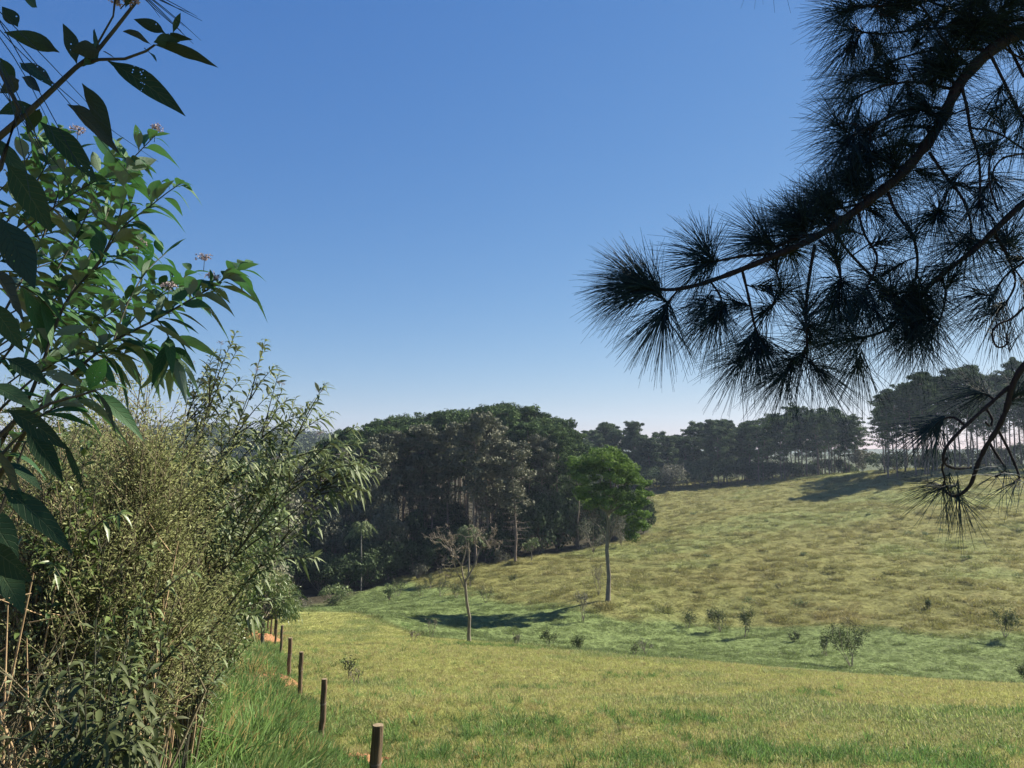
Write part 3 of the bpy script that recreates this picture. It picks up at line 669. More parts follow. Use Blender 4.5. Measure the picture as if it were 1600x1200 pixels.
# grey leafless thicket beside the green tree and inside the wood edge
bush_at('pale grey twiggy bush just behind the green tree trunk', 925, 112, 6.0, 2.6, 'greybush', 1500, .07, 340)
bush_at('pale grey bush right of the green tree trunk', 968, 118, 5.5, 2.2, 'greybush', 1300, .07, 341)
bush_at('small round sapling before the dark bushes at the wood edge', 830, 108, 3.4, 1.3, 'shrub', 900, .09, 342, bot=.45, cat='sapling', kind='sapling')
bush_at('pale shrub at the wood edge near the tall palm trunk', 655, 101, 2.6, 1.6, 'greybush', 900, .08, 343)
bush_at('round grey green shrub at the left end of the valley grass', 527, 86, 2.6, 1.8, 'shrub', 1500, .09, 344)
bush_at('small pointed shrub on the green slope before the wood', 612, 84, 2.3, .9, 'shrub', 700, .08, 345)
bush_at('dry reddish shrub beside the bare tree at the wood edge', 785, 110, 2.2, 1.4, 'greybush', 700, .08, 346)
bush_at('low grey shrub at the tip of the meadow under the left trees', 470, 78, 1.4, 1.6, 'greybush', 800, .07, 347)

# ------------------------------------------------------------------ the single green tree
def grow(path_list, start, d, L, r, depth, rng, split=2, ang=.6, up=.15, wob=.18, shrink=.72):
    n = 5; p = [np.array(start)]; dd = nrm(np.array(d))
    for i in range(n):
        dd = nrm(dd + rng.normal(0, wob, 3) + np.array((0, 0, up * .3))); p.append(p[-1] + dd * L / n)
    path_list.append((np.array(p), np.linspace(r, r * .62, n + 1), depth))
    if depth > 0:
        for k in range(split + (rng.uniform() < .4)):
            q = nrm(dd + rdir(1, rng)[0] * ang * 1.3 + np.array((0, 0, up)))
            s = p[-1] if k < 2 else p[3]
            grow(path_list, s, q, L * shrink * rng.uniform(.7, 1.15), r * .6, depth - 1, rng, split, ang, up, wob, shrink)

def green_tree():
    D = 72; x0 = (947 - 800) / F * D; root = empty('leafy_tree', (x0, D, Hs(x0, D)))
    def L(u, v, dy=0): return np.array(((u - 947) / F * D, dy, (937 - v) / F * D))
    t = MB(); tube(t, [L(944, 945), L(947, 936), L(949, 900), L(946, 860), L(949, 820), L(946, 795)], [.42, .24, .19, .17, .16, .14], 10)
    rng = np.random.default_rng(8)
    for (u1, v1, dy) in ((915, 765, -1), (935, 745, 1), (962, 750, 0), (985, 775, -.6), (958, 780, 1.6), (925, 790, .9), (990, 740, 1), (950, 722, -.4)):
        e = L(u1, v1, dy); b = L(947, 812 - rng.uniform(0, 30)); tube(t, [b, b * .5 + e * .5 + rng.normal(0, .15, 3), e], [.10, .07, .03], 6)
    tube(t, [L(948, 850), L(957, 825), L(965, 808), L(968, 795)], [.09, .08, .05, .03], 6)
    tube(t, [L(948, 845), L(936, 825), L(922, 812), L(918, 795)], [.08, .06, .04, .02], 6)
    t.build('trunk', M['barkgrey'], root)
    cr = MB()
    cl = [(975, 722), (985, 738), (992, 752), (968, 735), (978, 752), (955, 722), (1000, 775), (925, 722), (930, 730), (960, 735), (950, 765), (970, 780), (940, 785), (990, 790), (915, 775), (905, 740), (900, 722), (918, 720), (935, 710), (952, 708), (965, 716), (980, 728), (990, 742), (1000, 760), (998, 782), (1003, 800), (990, 815), (975, 800), (925, 745), (945, 735), (965, 745), (980, 765), (955, 765), (935, 770), (915, 760), (905, 770), (922, 785), (960, 790), (978, 782), (940, 722), (912, 735), (985, 835), (950, 750), (995, 818)]
    for (u, v) in cl:
        for k in range(4):
            c = L(u + rng.uniform(-7, 6), v + rng.uniform(-8, 8), rng.uniform(-2.8, 2.8) * (1 if v < 800 else .5)); puff(cr, c, rng.uniform(.4, .85), 230, .088, rng, .5, rng.uniform(.1, .95))
    cr.build('crown', M['bright'], root, smooth=False)
    tw = MB()
    for (u, v) in ((918, 800), (925, 812), (962, 812), (968, 830), (935, 800), (912, 795)):
        puff(tw, L(u, v, rng.uniform(-1, 1)), .7, 120, .05, rng, .9, .6)
    tw.build('dead_twigs', M['deadtwig'], root, smooth=False)
    tag(root, 'bright green leafy tree with tall bare trunk standing alone on the slope', 'tree')
green_tree()

def bare_tree():
    D = 43; x0 = (734 - 800) / F * D; root = empty('bare_tree', (x0, D, Hs(x0, D)))
    def L(u, v, dy=0): return np.array(((u - 734) / F * D, dy, (1003 - v) / F * D))
    t = MB(); rng = np.random.default_rng(21)
    tube(t, [L(735, 1008), L(734, 990), L(735, 965), L(731, 945), L(729, 925), L(728, 912)], [.14, .10, .09, .085, .08, .07], 8)
    PL = []
    mains = [([(728, 912), (735, 900), (742, 888), (746, 876), (750, 862)], .06), ([(728, 914), (724, 900), (722, 888), (716, 876), (705, 866)], .055),
             ([(729, 925), (722, 908), (714, 895), (712, 884)], .04), ([(722, 888), (727, 872), (730, 858), (728, 845)], .04)]
    for pts, r in mains:
        P = np.array([L(u, v, i * rng.uniform(-.15, .15)) for i, (u, v) in enumerate(pts)]); tube(t, P, np.linspace(r, r * .55, len(P)), 6)
        for k in range(3):
            d = nrm(P[-1] - P[-2] + rdir(1, rng)[0] * .9 * np.array((1, 1, .5))); grow(PL, P[-1], d * (.7, .7, 1), .78, r * .5, 3, rng, 2, .85, .02, .25, .68)
    for p, r, dp in PL: tube(t, p, np.maximum(r, .016), 4, cap=False)
    t.build('trunk', M['barkgrey'], root)
    ends = np.concatenate([p[2:] for p, r, dp in PL if dp <= 1])
    tw = MB(); n = 700; q = rng.integers(0, len(ends), n); s = ends[q] + rng.normal(0, .03, (n, 3)); e = s + rdir(n, rng) * rng.uniform(.08, .25, (n, 1)) + (0, 0, .03)
    sticks(tw, s, e, .010, .006, rng.uniform(0, 1, n)); tw.build('twigs', M['deadtwig'], root)
    tag(root, 'small crooked leafless tree on the crest of the near pasture', 'tree')
bare_tree()

def palm(u, D, vt, vb, nf, fl, label, bark='barkgrey', r=.11, seed=1):
    x0 = (u - 800) / F * D; g = Hs(x0, D); root = empty('palm_tree', (x0, D, g)); rng = np.random.default_rng(seed)
    h = (700 - vt) / F * D - g
    t = MB(); tube(t, [(0, 0, -.5), (.05, 0, h * .4), (-.05, 0, h * .8), (0, 0, h)], [r * 1.2, r, r * .9, r * .8], 8); t.build('trunk', M[bark], root)
    c = MB(); s_ = MB()
    for i in range(nf):
        a = i * 2.4; el = rng.uniform(-.2, 1.2); d = np.array((math.cos(a) * math.cos(el), math.sin(a) * math.cos(el), math.sin(el)))
        k = 12; tt = np.linspace(0, 1, k); P = np.array((0, 0, h)) + d * (fl * tt)[:, None] - np.array((0, 0, 1)) * (fl * .85 * tt ** 2.2)[:, None]
        tube(s_, P, np.linspace(.03, .008, k), 4, cap=False)
        m = 90; g_ = rng.uniform(.12, 1, m); B = np.stack([np.interp(g_, tt, P[:, j]) for j in range(3)], 1)
        side = nrm(np.cross(d, (0, 0, 1))) * np.where(np.arange(m) % 2, 1, -1)[:, None]
        leaves(c, B, side + d * .5 + rdir(m, rng) * .35, rdir(m, rng), rng.uniform(.4, .7, m), .075, 3, .7, .1, rng=rng)
    c.build('fronds', M['shrub'], root); s_.build('frond_stalks', M['twig'], root)
    tag(root, label, 'palm')
palm(733, 97, 826, 880, 18, 1.9, 'grey green palm with drooping fronds behind the bare tree', seed=3)
palm(568, 97.5, 820, 890, 15, 2.0, 'palm with thin pale trunk against the dark wood', 'barkpale', r=.075, seed=4)

# ------------------------------------------------------------------ saplings and small shrubs out in the meadow
def sapling(u, D, h, w, n, label, seed, mat='sapleaf', ll=.07, stems=4, kind='sapling', cat='sapling', lw=.35, up=.35):
    rng = np.random.default_rng(seed); x0 = (u - 800) / F * D; root = empty(kind, (x0, D, Hs(x0, D) - .03)); t = MB(); PL = []
    for k in range(stems):
        d = np.array((rng.normal(0, w / h * .8), rng.normal(0, w / h * .8), 1)); grow(PL, (rng.normal(0, .06), rng.normal(0, .06), 0), d, h * .42, .012 + h * .006, 2, rng, 2, .6, up, .16, .75)
    for p, r, dp in PL: tube(t, p, np.maximum(r, .006 + D * 1e-4), 4, cap=False)
    t.build('stem', M['barkgrey'], root)
    ends = np.concatenate([p[1:] for p, r, dp in PL if dp <= 1]); q = rng.integers(0, len(ends), n)
    c = MB(); P = ends[q] + rng.normal(0, .05 + .03 * h, (n, 3)); leaves(c, P, rdir(n, rng) + (0, 0, .3), rdir(n, rng), 1.2 * ll * rng.uniform(.6, 1.3, n), ll * lw * 1.3, 2, .2, .1, rng=rng)
    c.build('foliage', M[mat], root)
    tag(root, label, cat)
    return root
sapling(1316, 50, 2.7, .9, 1300, 'tall thin sapling with dark base in the valley grass right of centre', 401, ll=.13)
sapling(1278, 54, 1.3, .9, 500, 'low sparse shrub just left of the tall thin valley sapling', 402, ll=.10)
sapling(1155, 63, 2.4, 1.1, 900, 'airy shrub with leaning crown on the reddish slope foot', 403, ll=.12)
sapling(1118, 65, 2.2, 1.3, 1000, 'broader airy shrub left of the leaning one on the reddish slope', 404, ll=.12)
sapling(1068, 66, 1.6, 1.0, 600, 'low twiggy shrub leftmost of three below the reddish slope', 405, ll=.11)
sapling(910, 66, 2.6, .7, 500, 'slim dry sapling left of the green tree trunk', 406, 'greybush', ll=.11)
sapling(932, 74, 3.2, .9, 260, 'pale leafless sapling close behind the green tree trunk', 407, 'greybush', ll=.09)
sapling(858, 52, 1.3, .6, 600, 'rounded little shrub beyond the crest right of the bare tree', 408, ll=.11)
sapling(903, 51, 1.0, .6, 500, 'small dark shrub second to the right of the bare tree', 409, ll=.11)
sapling(985, 51, .8, .6, 260, 'tiny sparse shrub third to the right of the bare tree', 410, ll=.09)
sapling(1003, 52, 1.2, .5, 160, 'wispy dry stem beside the tiny sparse shrub', 411, 'greybush', ll=.08)
sapling(1552, 56, 2.2, 1.1, 1100, 'bushy sapling at the foot of the hill near the right edge', 412, ll=.12)
sapling(1585, 44, 1.2, 1.3, 900, 'low spreading shrub in the green hollow at the right edge', 413, ll=.11)
sapling(806, 48, .9, .5, 160, 'wisp of a dead weed beside the crest of the pasture', 414, 'greybush', ll=.07)
sapling(677, 46, 1.3, .35, 120, 'thin brown weed stalk left of the bare tree', 415, 'greybush', ll=.08, stems=2)
sapling(648, 44, .6, .25, 120, 'short brown weed stump left of the thin weed stalk', 416, 'deadtwig', ll=.07, stems=3)
sapling(548, 26, .7, .3, 120, 'dark weed with few leaves in the pasture beyond the fence', 417, 'darkshrub', ll=.10, stems=2)
sapling(566, 24, .6, .25, 60, 'thin twiggy weed beside the dark weed in the pasture', 418, 'deadtwig', ll=.05, stems=3)
sapling(550, 100, 3, 1.3, 400, 'grey shrub in shade between the left end shrub and palm', 419, 'greybush', ll=.12)
for i, (u, D, h) in enumerate(((690, 82, 2.0), (715, 79, 1.7), (660, 84, 1.6), (760, 76, 1.8), (625, 86, 2.2), (735, 88, 1.6), (675, 92, 1.7), (1440, 66, 1.0), (1230, 60, .8), (800, 90, 1.2))):
    o = sapling(u, D, h, 1.1, 420, 'airy grey green shrub on the lower valley slope', 430 + i, ll=.11); o['group'] = 'airy shrubs scattered on the lower valley slope'
for i, (u, D, h, w, lab) in enumerate(((877, 130 - 2, .5, .7, 'dark tuft alone high on the hillside above the green tree'),)): pass
for i, (u, D, w) in enumerate(((1192, 130, .6), (1412, 108, 1.0), (1438, 106, .7), (1465, 108, .6), (1578, 104, 1.1), (1040, 118, .7), (1585, 76, 1.3), (1250, 96, .6), (1500, 88, .8), (1350, 125, .6), (1100, 100, .8), (1440, 92, 1.1), (1080, 150, .7), (1160, 74, 1.0), (1240, 72, 1.2))):
    b = bush_at('dark weedy tussock dotting the tan hillside', u, D, .42 + .1 * w, w, 'shrub', 260, .06, 460 + i, 'weedy tussocks dotting the hillside', .12, 8, .05, 'tussock', 'tussock')

# ------------------------------------------------------------------ fence posts, mound, stone
def post(u, D, h, vt, tilt, label, seed, r=.052):
    rng = np.random.default_rng(seed); x0 = (u - 800) / F * D; g = Hs(x0, D); root = empty('fence_post', (x0, D, g))
    zt = (700 - vt) / F * D - g; zt = max(zt, .9)
    k = 9; zz = np.linspace(-.3, zt, k); P = np.stack([tilt * zz + rng.normal(0, .006, k), rng.normal(0, .006, k), zz], 1)
    m = MB(); tube(m, P, r * rng.uniform(.93, 1.07, k), 14, cap=False); o = m.build('wooden_post', M['post'], root)
    m = MB(); tube(m, [P[-1] - (0, 0, .03), P[-1] + (0, 0, .006)], [r * .985, r * .96], 14); m.build('sawn_top', M['posttop'], root)
    w = MB(); a = np.linspace(0, 6.28, 16); z0 = zt * .62
    for dz in (0, .012): tube(w, np.stack([tilt * z0 + np.cos(a) * (r + .004), np.sin(a) * (r + .004), z0 + dz + .02 * np.sin(a)], 1), .0025, 5, cap=False)
    w.build('wire_loop', M['wire'], root)
    tag(root, label, 'fence post', 'wooden posts of the fence line')
post(590, 9, 1.3, 1118, .05, 'nearest and thickest fence post, beside the orange dirt mound', 1, .062)
post(512, 14.5, 1.3, 1050, .03, 'second nearest fence post at the tip of the lush grass', 2)
post(478, 19, 1.3, 1010, .02, 'third nearest fence post right of the orange soil patch', 3)
post(460, 23.5, 1.3, 989, .035, 'fourth nearest fence post behind the orange soil patch', 4, .062)
post(447, 31, 1.3, 970, .04, 'fifth fence post from the camera', 5)
post(439, 38, 1.3, 961, .03, 'sixth fence post from the camera near the far bare soil', 6)
post(432, 44, 1.3, 955, .02, 'seventh fence post from the camera beside the far bare soil', 7)
post(427, 50, 1.3, 949, .02, 'farthest fence post under the rounded bushes', 8)
post(346, 18, 1.0, 1020, .02, 'short weathered stake hidden in the bank grass left of the fence', 9, .04)

def mound(u, D, r, h, name, mat, label, cat, seed, ny=1.0):
    x0 = (u - 800) / F * D; g = Hs(x0, D)
    rr_ = np.linspace(0, 1, 30); an = np.linspace(0, 2 * math.pi, 91)[:-1]; A, Q = np.meshgrid(an, rr_)
    x = np.cos(A) * Q * r; y = np.sin(A) * Q * r * ny; z = h * (1 - Q ** 2) ** 1.3 * (.5 + fbm(x * 4 / r * .5 + seed, y * 4 / r * .5, seed, 4)) + (fbm(x * 7 / r + 3, y * 7 / r, seed, 4) - .5) * h * 1.1 * (1 - Q ** 3) - .05 * Q ** 2
    z = z + H(x0 + x, D + y) - g
    m, n = x.shape; i = np.arange(m - 1)[:, None] * n; j = np.arange(n)[None]; k = (j + 1) % n
    mb = MB(); mb.add(np.stack([x, y, z], -1), np.stack([i + j, i + n + j, i + n + k, i + k], -1)); o = mb.build(name, mat)
    o.location = (x0, D, g); tag(o, label, cat)
mound(576, 12.2, .50, .14, 'dirt_mound', M['soil'], 'orange earth mound behind the nearest fence post', 'mound', 3, .7)
mound(610, 12.5, .20, .09, 'dirt_mound', M['soil'], 'smaller clod of orange earth right of the main mound', 'mound', 4, .7)
mound(560, 10.6, .10, .06, 'stone', M['stone'], 'small pale stone in the grass left of the nearest post', 'stone', 5)
mound(449, 20.8, .75, .20, 'dirt_mound', M['soil'], 'orange spoil heap between third and fourth posts', 'mound', 6, 1.3)
mound(418, 41, 1.3, .35, 'dirt_mound', M['soil'], 'far orange spoil heap left of the distant posts', 'mound', 7, 1.6)

# ------------------------------------------------------------------ leafy shrubs at the left
def stemleaves(lm, st, P, r0, r1, n, ll, lw, rng, K=6, tip=.5, droop=.45, start=.15, spread=.9, tint=None, up=.25, sides=6, cluster=0.0, pet=.1, wave=.03):
    """a twig along polyline P with n leaves, denser toward the tip"""
    P = np.asarray(P, float); k = len(P)
    s = np.concatenate([[0], np.cumsum(np.linalg.norm(np.diff(P, axis=0), axis=1))]); s /= s[-1]
    ss = np.linspace(0, 1, max(8, k * 3)); Q = np.stack([np.interp(ss, s, P[:, j]) for j in range(3)], 1)
    for _ in range(2): Q[1:-1] = .25 * Q[:-2] + .5 * Q[1:-1] + .25 * Q[2:]
    tube(st, Q, np.linspace(r0, r1, len(Q)), sides, cap=False)
    g = start + (1 - start) * rng.uniform(0, 1, n) ** (1 - tip * .6)
    g = np.sort(g); B = np.stack([np.interp(g, ss, Q[:, j]) for j in range(3)], 1)
    T = nrm(np.stack([np.interp(np.minimum(g + .05, 1), ss, Q[:, j]) - np.interp(g - .05, ss, Q[:, j]) for j in range(3)], 1) + 1e-6)
    ph = np.arange(n) * 2.39996 + rng.uniform(0, 6)
    A = nrm(np.cross(T, (0.1, 0.2, .97))); Bn = np.cross(T, A)
    out = A * np.cos(ph)[:, None] + Bn * np.sin(ph)[:, None]
    D = nrm(out * spread + T * .75 + np.array((0, 0, up)) + rng.normal(0, .15, (n, 3)))
    N = nrm(np.array((0, 0, 1.0)) + rng.normal(0, .45, (n, 3)) + T * .2)
    sz = rng.uniform(.65, 1.2, n) * (1 - .45 * sstep(.9, 1.0, g))
    leaves(lm, B, D, N, ll * sz, lw * sz * rng.uniform(.85, 1.15, n), K, droop * rng.uniform(.3, 1.6, n), .16, tint, pet, wave, rng)

def px(pts, D, D1=None):
    D1 = D if D1 is None else D1; n = len(pts)
    return np.array([at(u, v, D + (D1 - D) * i / max(1, n - 1)) for i, (u, v) in enumerate(pts)])

def flowers(fm, st, p, d, rng, n=22, s=.05):
    p = np.asarray(p, float); e = p + nrm(np.array(d, float)) * s * 1.6
    tube(st, [p, (p + e) / 2, e], [.0016, .0013, .001], 4, cap=False)
    q = e + rdir(n, rng) * s * rng.uniform(.3, 1, (n, 1)) * (1, 1, .5); sticks(st, np.tile(e, (n, 1)), q, .0006, .0005)
    m = 5
    for i in range(n):
        leaves(fm, np.tile(q[i], (m, 1)), rdir(m, rng), rdir(m, rng), .008, .005, 2, 0, .1, rng=rng)

def near_shrub():
    """dark shaded branch hanging in at the upper left"""
    rng = np.random.default_rng(51); root = empty('leafy_shrub', (-2.3, 1.1, Hs(-2.3, 1.1))); o = np.array(root.location)
    lm = MB(); st = MB(); fm = MB()
    D = 1.5
    def P(pts, a=D, b=None): return px(pts, a, b) - o
    base = np.array((0, 0, 0.0))
    main = np.concatenate([[base, at(-420, 1000, 1.2) - o, at(-260, 560, 1.3) - o], P([(-90, 290), (0, 213), (50, 170), (82, 140), (118, 106), (150, 82), (180, 45), (215, 0), (235, -40)], 1.42, 1.55)])
    tube(st, main, np.linspace(.008, .0026, len(main)), 8)
    tube(st, P([(118, 104), (155, 93), (195, 92), (228, 80), (242, 70)], 1.5), np.linspace(.0036, .0022, 5), 6)
    tube(st, P([(140, 90), (160, 55), (177, 25), (180, -10)], 1.5), [.0022, .002, .0018, .0015], 6)
    b2 = np.concatenate([[at(-260, 560, 1.3) - o], P([(-120, 420), (-60, 330), (0, 262), (30, 170), (0, 110), (-20, 60)], 1.3, 1.35)]); tube(st, b2, np.linspace(.008, .003, len(b2)), 6)
    # leaves: (base px), (tip px), width px, side flag
    LV = [((120, 100), (95, 25), 24), ((148, 80), (147, 38), 11), ((168, 95), (276, 174), 34), ((241, 70), (334, 104), 25), ((258, 52), (206, 28), 18), ((236, 70), (188, 46), 17),
          ((270, 52), (284, 14), 9), ((155, 82), (108, 78), 26), ((130, 104), (158, 62), 24), ((160, 80), (180, 93), 9), ((225, 76), (242, 95), 14), ((128, 130), (168, 208), 28), ((105, 163), (178, 236), 32),
          ((62, 190), (140, 275), 38), ((10, 255), (70, 350), 42), ((28, 42), (0, 5), 22), ((93, 82), (2, 48), 26), ((58, 12), (35, -5), 14), ((52, 165), (2, 178), 22), ((34, 120), (60, 142), 16), ((30, 98), (78, 135), 24),
          ((30, 125), (0, 145), 24), ((62, 170), (44, 208), 20), ((196, 12), (203, -14), 10), ((240, 66), (284, 64), 20), ((0, 340), (45, 435), 46), ((-10, 420), (30, 495), 40), ((0, 90), (20, 130), 20),
          ((-10, 210), (40, 300), 30), ((-20, 470), (28, 540), 30), ((250, 60), (300, 62), 14)]
    for (a, b, w) in LV:
        Dz = 1.46 + rng.uniform(-.08, .08); p0 = at(a[0], a[1], Dz); p1 = at(b[0], b[1], Dz + rng.uniform(-.05, .05)); L = np.linalg.norm(p1 - p0); d = (p1 - p0) / L
        droop = .18; d2 = nrm(d * L + np.array((0, 0, droop * L)))
        view = nrm(-p0); N = nrm(-view * (1 if rng.uniform() < .6 else -1) * .9 + rng.normal(0, .35, 3) + (0, 0, .55))
        leaves(lm, (p0 - o)[None], d2[None], N[None], np.array([L * 1.02]), np.array([w / F * Dz * 1.06]), 10, np.array([droop]), .12, None, .06, .035, rng)
    flowers(fm, st, at(178, 20, 1.5) - o, (0.1, 0, 1), rng, 26, .022); flowers(fm, st, at(188, 14, 1.5) - o, (0.5, 0, .6), rng, 18, .018)
    # leaves lower down this stem at the left border
    for (a, b, w) in (((-20, 690), (35, 800), 60), ((0, 760), (100, 856), 34), ((10, 640), (98, 700), 30), ((-30, 850), (44, 905), 46), ((40, 670), (90, 745), 30), ((-10, 880), (30, 950), 40), ((0, 720), (60, 765), 26), ((100, 690), (128, 760), 16),
                      ((-30, 790), (20, 870), 40), ((150, 612), (176, 672), 26), ((-20, 600), (50, 640), 30), ((10, 560), (70, 600), 28)):
        Dz = 1.75 + rng.uniform(-.1, .1); p0 = at(a[0], a[1], Dz); p1 = at(b[0], b[1], Dz); L = np.linalg.norm(p1 - p0); d2 = nrm(p1 - p0 + np.array((0, 0, .2 * L)))
        N = nrm(rng.normal(0, .5, 3) + (-.1, -.5, .8))
        leaves(lm, (p0 - o)[None], d2[None], N[None], np.array([L]), np.array([w / F * Dz]), 10, np.array([.2]), .15, None, .06, .03, rng)
    b3 = np.concatenate([[at(-420, 1000, 1.2) - o], P([(-120, 800), (-40, 720), (20, 660), (80, 630), (150, 610)], 1.6, 1.75)]); tube(st, b3, np.linspace(.008, .0025, len(b3)), 6)
    b4 = np.concatenate([[at(-420, 1000, 1.2) - o], P([(-140, 900), (-60, 850), (0, 800), (40, 690)], 1.6, 1.75)]); tube(st, b4, np.linspace(.008, .002, len(b4)), 6)
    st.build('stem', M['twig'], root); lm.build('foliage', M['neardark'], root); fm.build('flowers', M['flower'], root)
    tag(root, 'dark large leaved shrub leaning in at the upper left, nearest to the camera', 'shrub')
near_shrub()

def mid_shrub():
    rng = np.random.default_rng(61); root = empty('leafy_shrub', (-3.0, 2.9, Hs(-3.0, 2.9))); o = np.array(root.location); lm = MB(); st = MB(); fm = MB()
    EX = [([(-60, 640 - 60 * k), (0, 610 - 55 * k), (50, 570 - 50 * k), (100, 540 - 45 * k), (140 + 10 * (k % 3), 500 - 42 * k)], 2.7 + .1 * (k % 3), 3.1, 26, .004) for k in range(6)]
    EX += [([(-50, 420), (0, 360), (40, 310), (75, 255), (95, 205)], 2.8, 3.0, 26, .004), ([(-40, 330), (10, 290), (50, 240), (62, 200)], 2.8, 3.0, 20, .003), ([(90, 420), (130, 350), (150, 300), (165, 250), (190, 235)], 2.8, 3.0, 24, .003), ([(178, 531), (235, 470), (280, 440), (300, 425)], 2.8, 3.0, 18, .003), ([(60, 600), (120, 520), (190, 480), (240, 440)], 2.9, 3.1, 24, .004)]
    S = EX + [([(7, 682), (45, 625), (70, 559), (87, 506), (108, 461), (154, 412), (182, 366), (196, 349), (235, 323), (257, 303), (285, 285)], 2.5, 2.7, 44, .007),
         ([(60, 640), (115, 580), (178, 531), (245, 499), (297, 468), (336, 447), (367, 422), (388, 418)], 2.5, 2.75, 52, .007),
         ([(150, 420), (185, 350), (195, 300), (193, 262), (215, 240), (241, 213)], 2.6, 2.7, 26, .0035),
         ([(20, 370), (71, 334), (110, 305), (142, 286), (161, 278), (200, 262)], 2.6, 2.8, 22, .004),
         ([(-30, 560), (10, 480), (50, 410), (80, 340), (100, 270), (110, 225)], 2.6, 3.0, 34, .005),
         ([(87, 506), (120, 440), (150, 380), (170, 330), (180, 290)], 2.6, 3.0, 26, .004),
         ([(178, 531), (200, 470), (230, 420), (260, 395)], 2.6, 2.9, 16, .003),
         ([(-40, 620), (20, 540), (70, 480), (130, 430), (190, 400), (230, 380)], 2.8, 3.1, 32, .005),
         ([(-60, 480), (-10, 420), (30, 350), (60, 290), (70, 240)], 2.8, 3.2, 26, .004),
         ([(-40, 760), (20, 690), (60, 650), (120, 620), (165, 605)], 2.2, 2.4, 24, .006),
         ([(-40, 680), (30, 610), (90, 560), (150, 545), (210, 560)], 2.4, 2.6, 24, .005),
         ([(40, 640), (110, 600), (160, 560), (200, 540), (235, 545)], 2.7, 3.0, 22, .004),
         ([(-30, 560), (30, 520), (90, 500), (140, 490), (190, 470)], 3.0, 3.2, 24, .004),
         ([(245, 499), (262, 520), (270, 548), (268, 580)], 2.65, 2.7, 14, .0025), ([(-30, 430), (20, 440), (60, 460), (90, 500)], 2.4, 2.6, 12, .003)]
    for pts, a, b, n, r in S:
        stemleaves(lm, st, px(pts, a, b) - o, r, .0016, int(n * 1.15), .145, .044, rng, 8, .45, .55, .12, .85, None, .12, 6, pet=.1)
    for pts in ([(7, 682), (-60, 800), (-120, 900)], [(-40, 760), (-100, 850), (-120, 900)], [(-60, 480), (-130, 700), (-120, 900)], [(-30, 560), (-80, 720), (-120, 900)], [(60, 640), (-10, 760), (-120, 900)]):
        q = px(pts, 2.5, 2.8) - o; q = np.concatenate([q, [(0, 0, -.1)]]); tube(st, q, [.007, .010, .014, .018], 8)
    for (u, v) in ((241, 208), (215, 388), (318, 410), (262, 455), (120, 210), (330, 440)): flowers(fm, st, at(u, v + 14, 2.7) - o, (0.05, 0, 1), rng, 26, .032)
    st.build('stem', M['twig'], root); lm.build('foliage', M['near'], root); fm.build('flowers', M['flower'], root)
    tag(root, 'sunlit large leaved shrub with arching twigs and faded flowers, second from the camera at left', 'shrub')
mid_shrub()

def slender_shrub(u, D, base_v, tips, n, ll, lw, label, seed, mat='slender', r=.03, kind='leafy_shrub', fl=True, sub=5, subl=.5):
    rng = np.random.default_rng(seed); p0 = at(u, 700, D); x0, y0 = p0[0], D; root = empty(kind, (x0, y0, Hs(x0, y0) - .05)); o = np.array(root.location); lm = MB(); st = MB(); fm = MB()
    for (tu, tv, dD) in tips:
        e = at(tu, tv, D + dD) - o; mid = e * np.array((.34, .5, .66)) + rng.normal(0, .12, 3) * (1, 1, .3); q1 = e * np.array((.10, .2, .36))
        s = np.array([0, .25, .55, .8, 1]); P = np.stack([np.zeros(3), q1, mid, e * .82 + np.array((0, 0, .05 * e[2])), e])
        stemleaves(lm, st, P, r * .6, .003, n, ll, lw, rng, 4, .6, .55, .35, .9, None, .1, 5, wave=0)
        for k in range(sub):
            f = rng.uniform(.45, .92); b = np.array([np.interp(f, s, P[:, j]) for j in range(3)])
            d = nrm(nrm(e - mid) + rdir(1, rng)[0] * .8 + np.array((.15, 0, .1))); ee = b + d * subl * rng.uniform(.6, 1.2)
            stemleaves(lm, st, np.stack([b, (b + ee) / 2 + (0, 0, .04), ee]), .008, .002, int(n * .55), ll, lw, rng, 4, .6, .6, .2, .9, None, .1, 4, wave=0)
        if fl: flowers(fm, st, e, (0, 0, 1), rng, 16, .05)
    st.build('stem', M['twig'], root); lm.build('foliage', M[mat], root)
    if fl: fm.build('flowers', M['flower'], root)
    tag(root, label, 'shrub'); return root
slender_shrub(255, 7.2, 900, [(345, 548, 0), (402, 590, .2), (440, 612, -.2), (498, 622, 0), (470, 650, .5), (528, 725, 0), (500, 690, -.4), (450, 690, .3), (505, 762, .3), (430, 730, 0), (380, 640, .6), (320, 610, .4), (300, 580, .2), (360, 700, -.3)],
              44, .135, .030, 'slender leaved shrub arching right against the dark wood', 71, sub=9, subl=.62)
slender_shrub(310, 12, 950, [(300, 800, 0), (330, 780, .5), (360, 800, 0), (340, 850, 0), (300, 860, .4), (310, 900, -.5), (280, 880, 0)],
              34, .22, .045, 'dark green shrub behind the bank grass below the slender one', 72, 'mango', fl=False, sub=5, subl=.6)

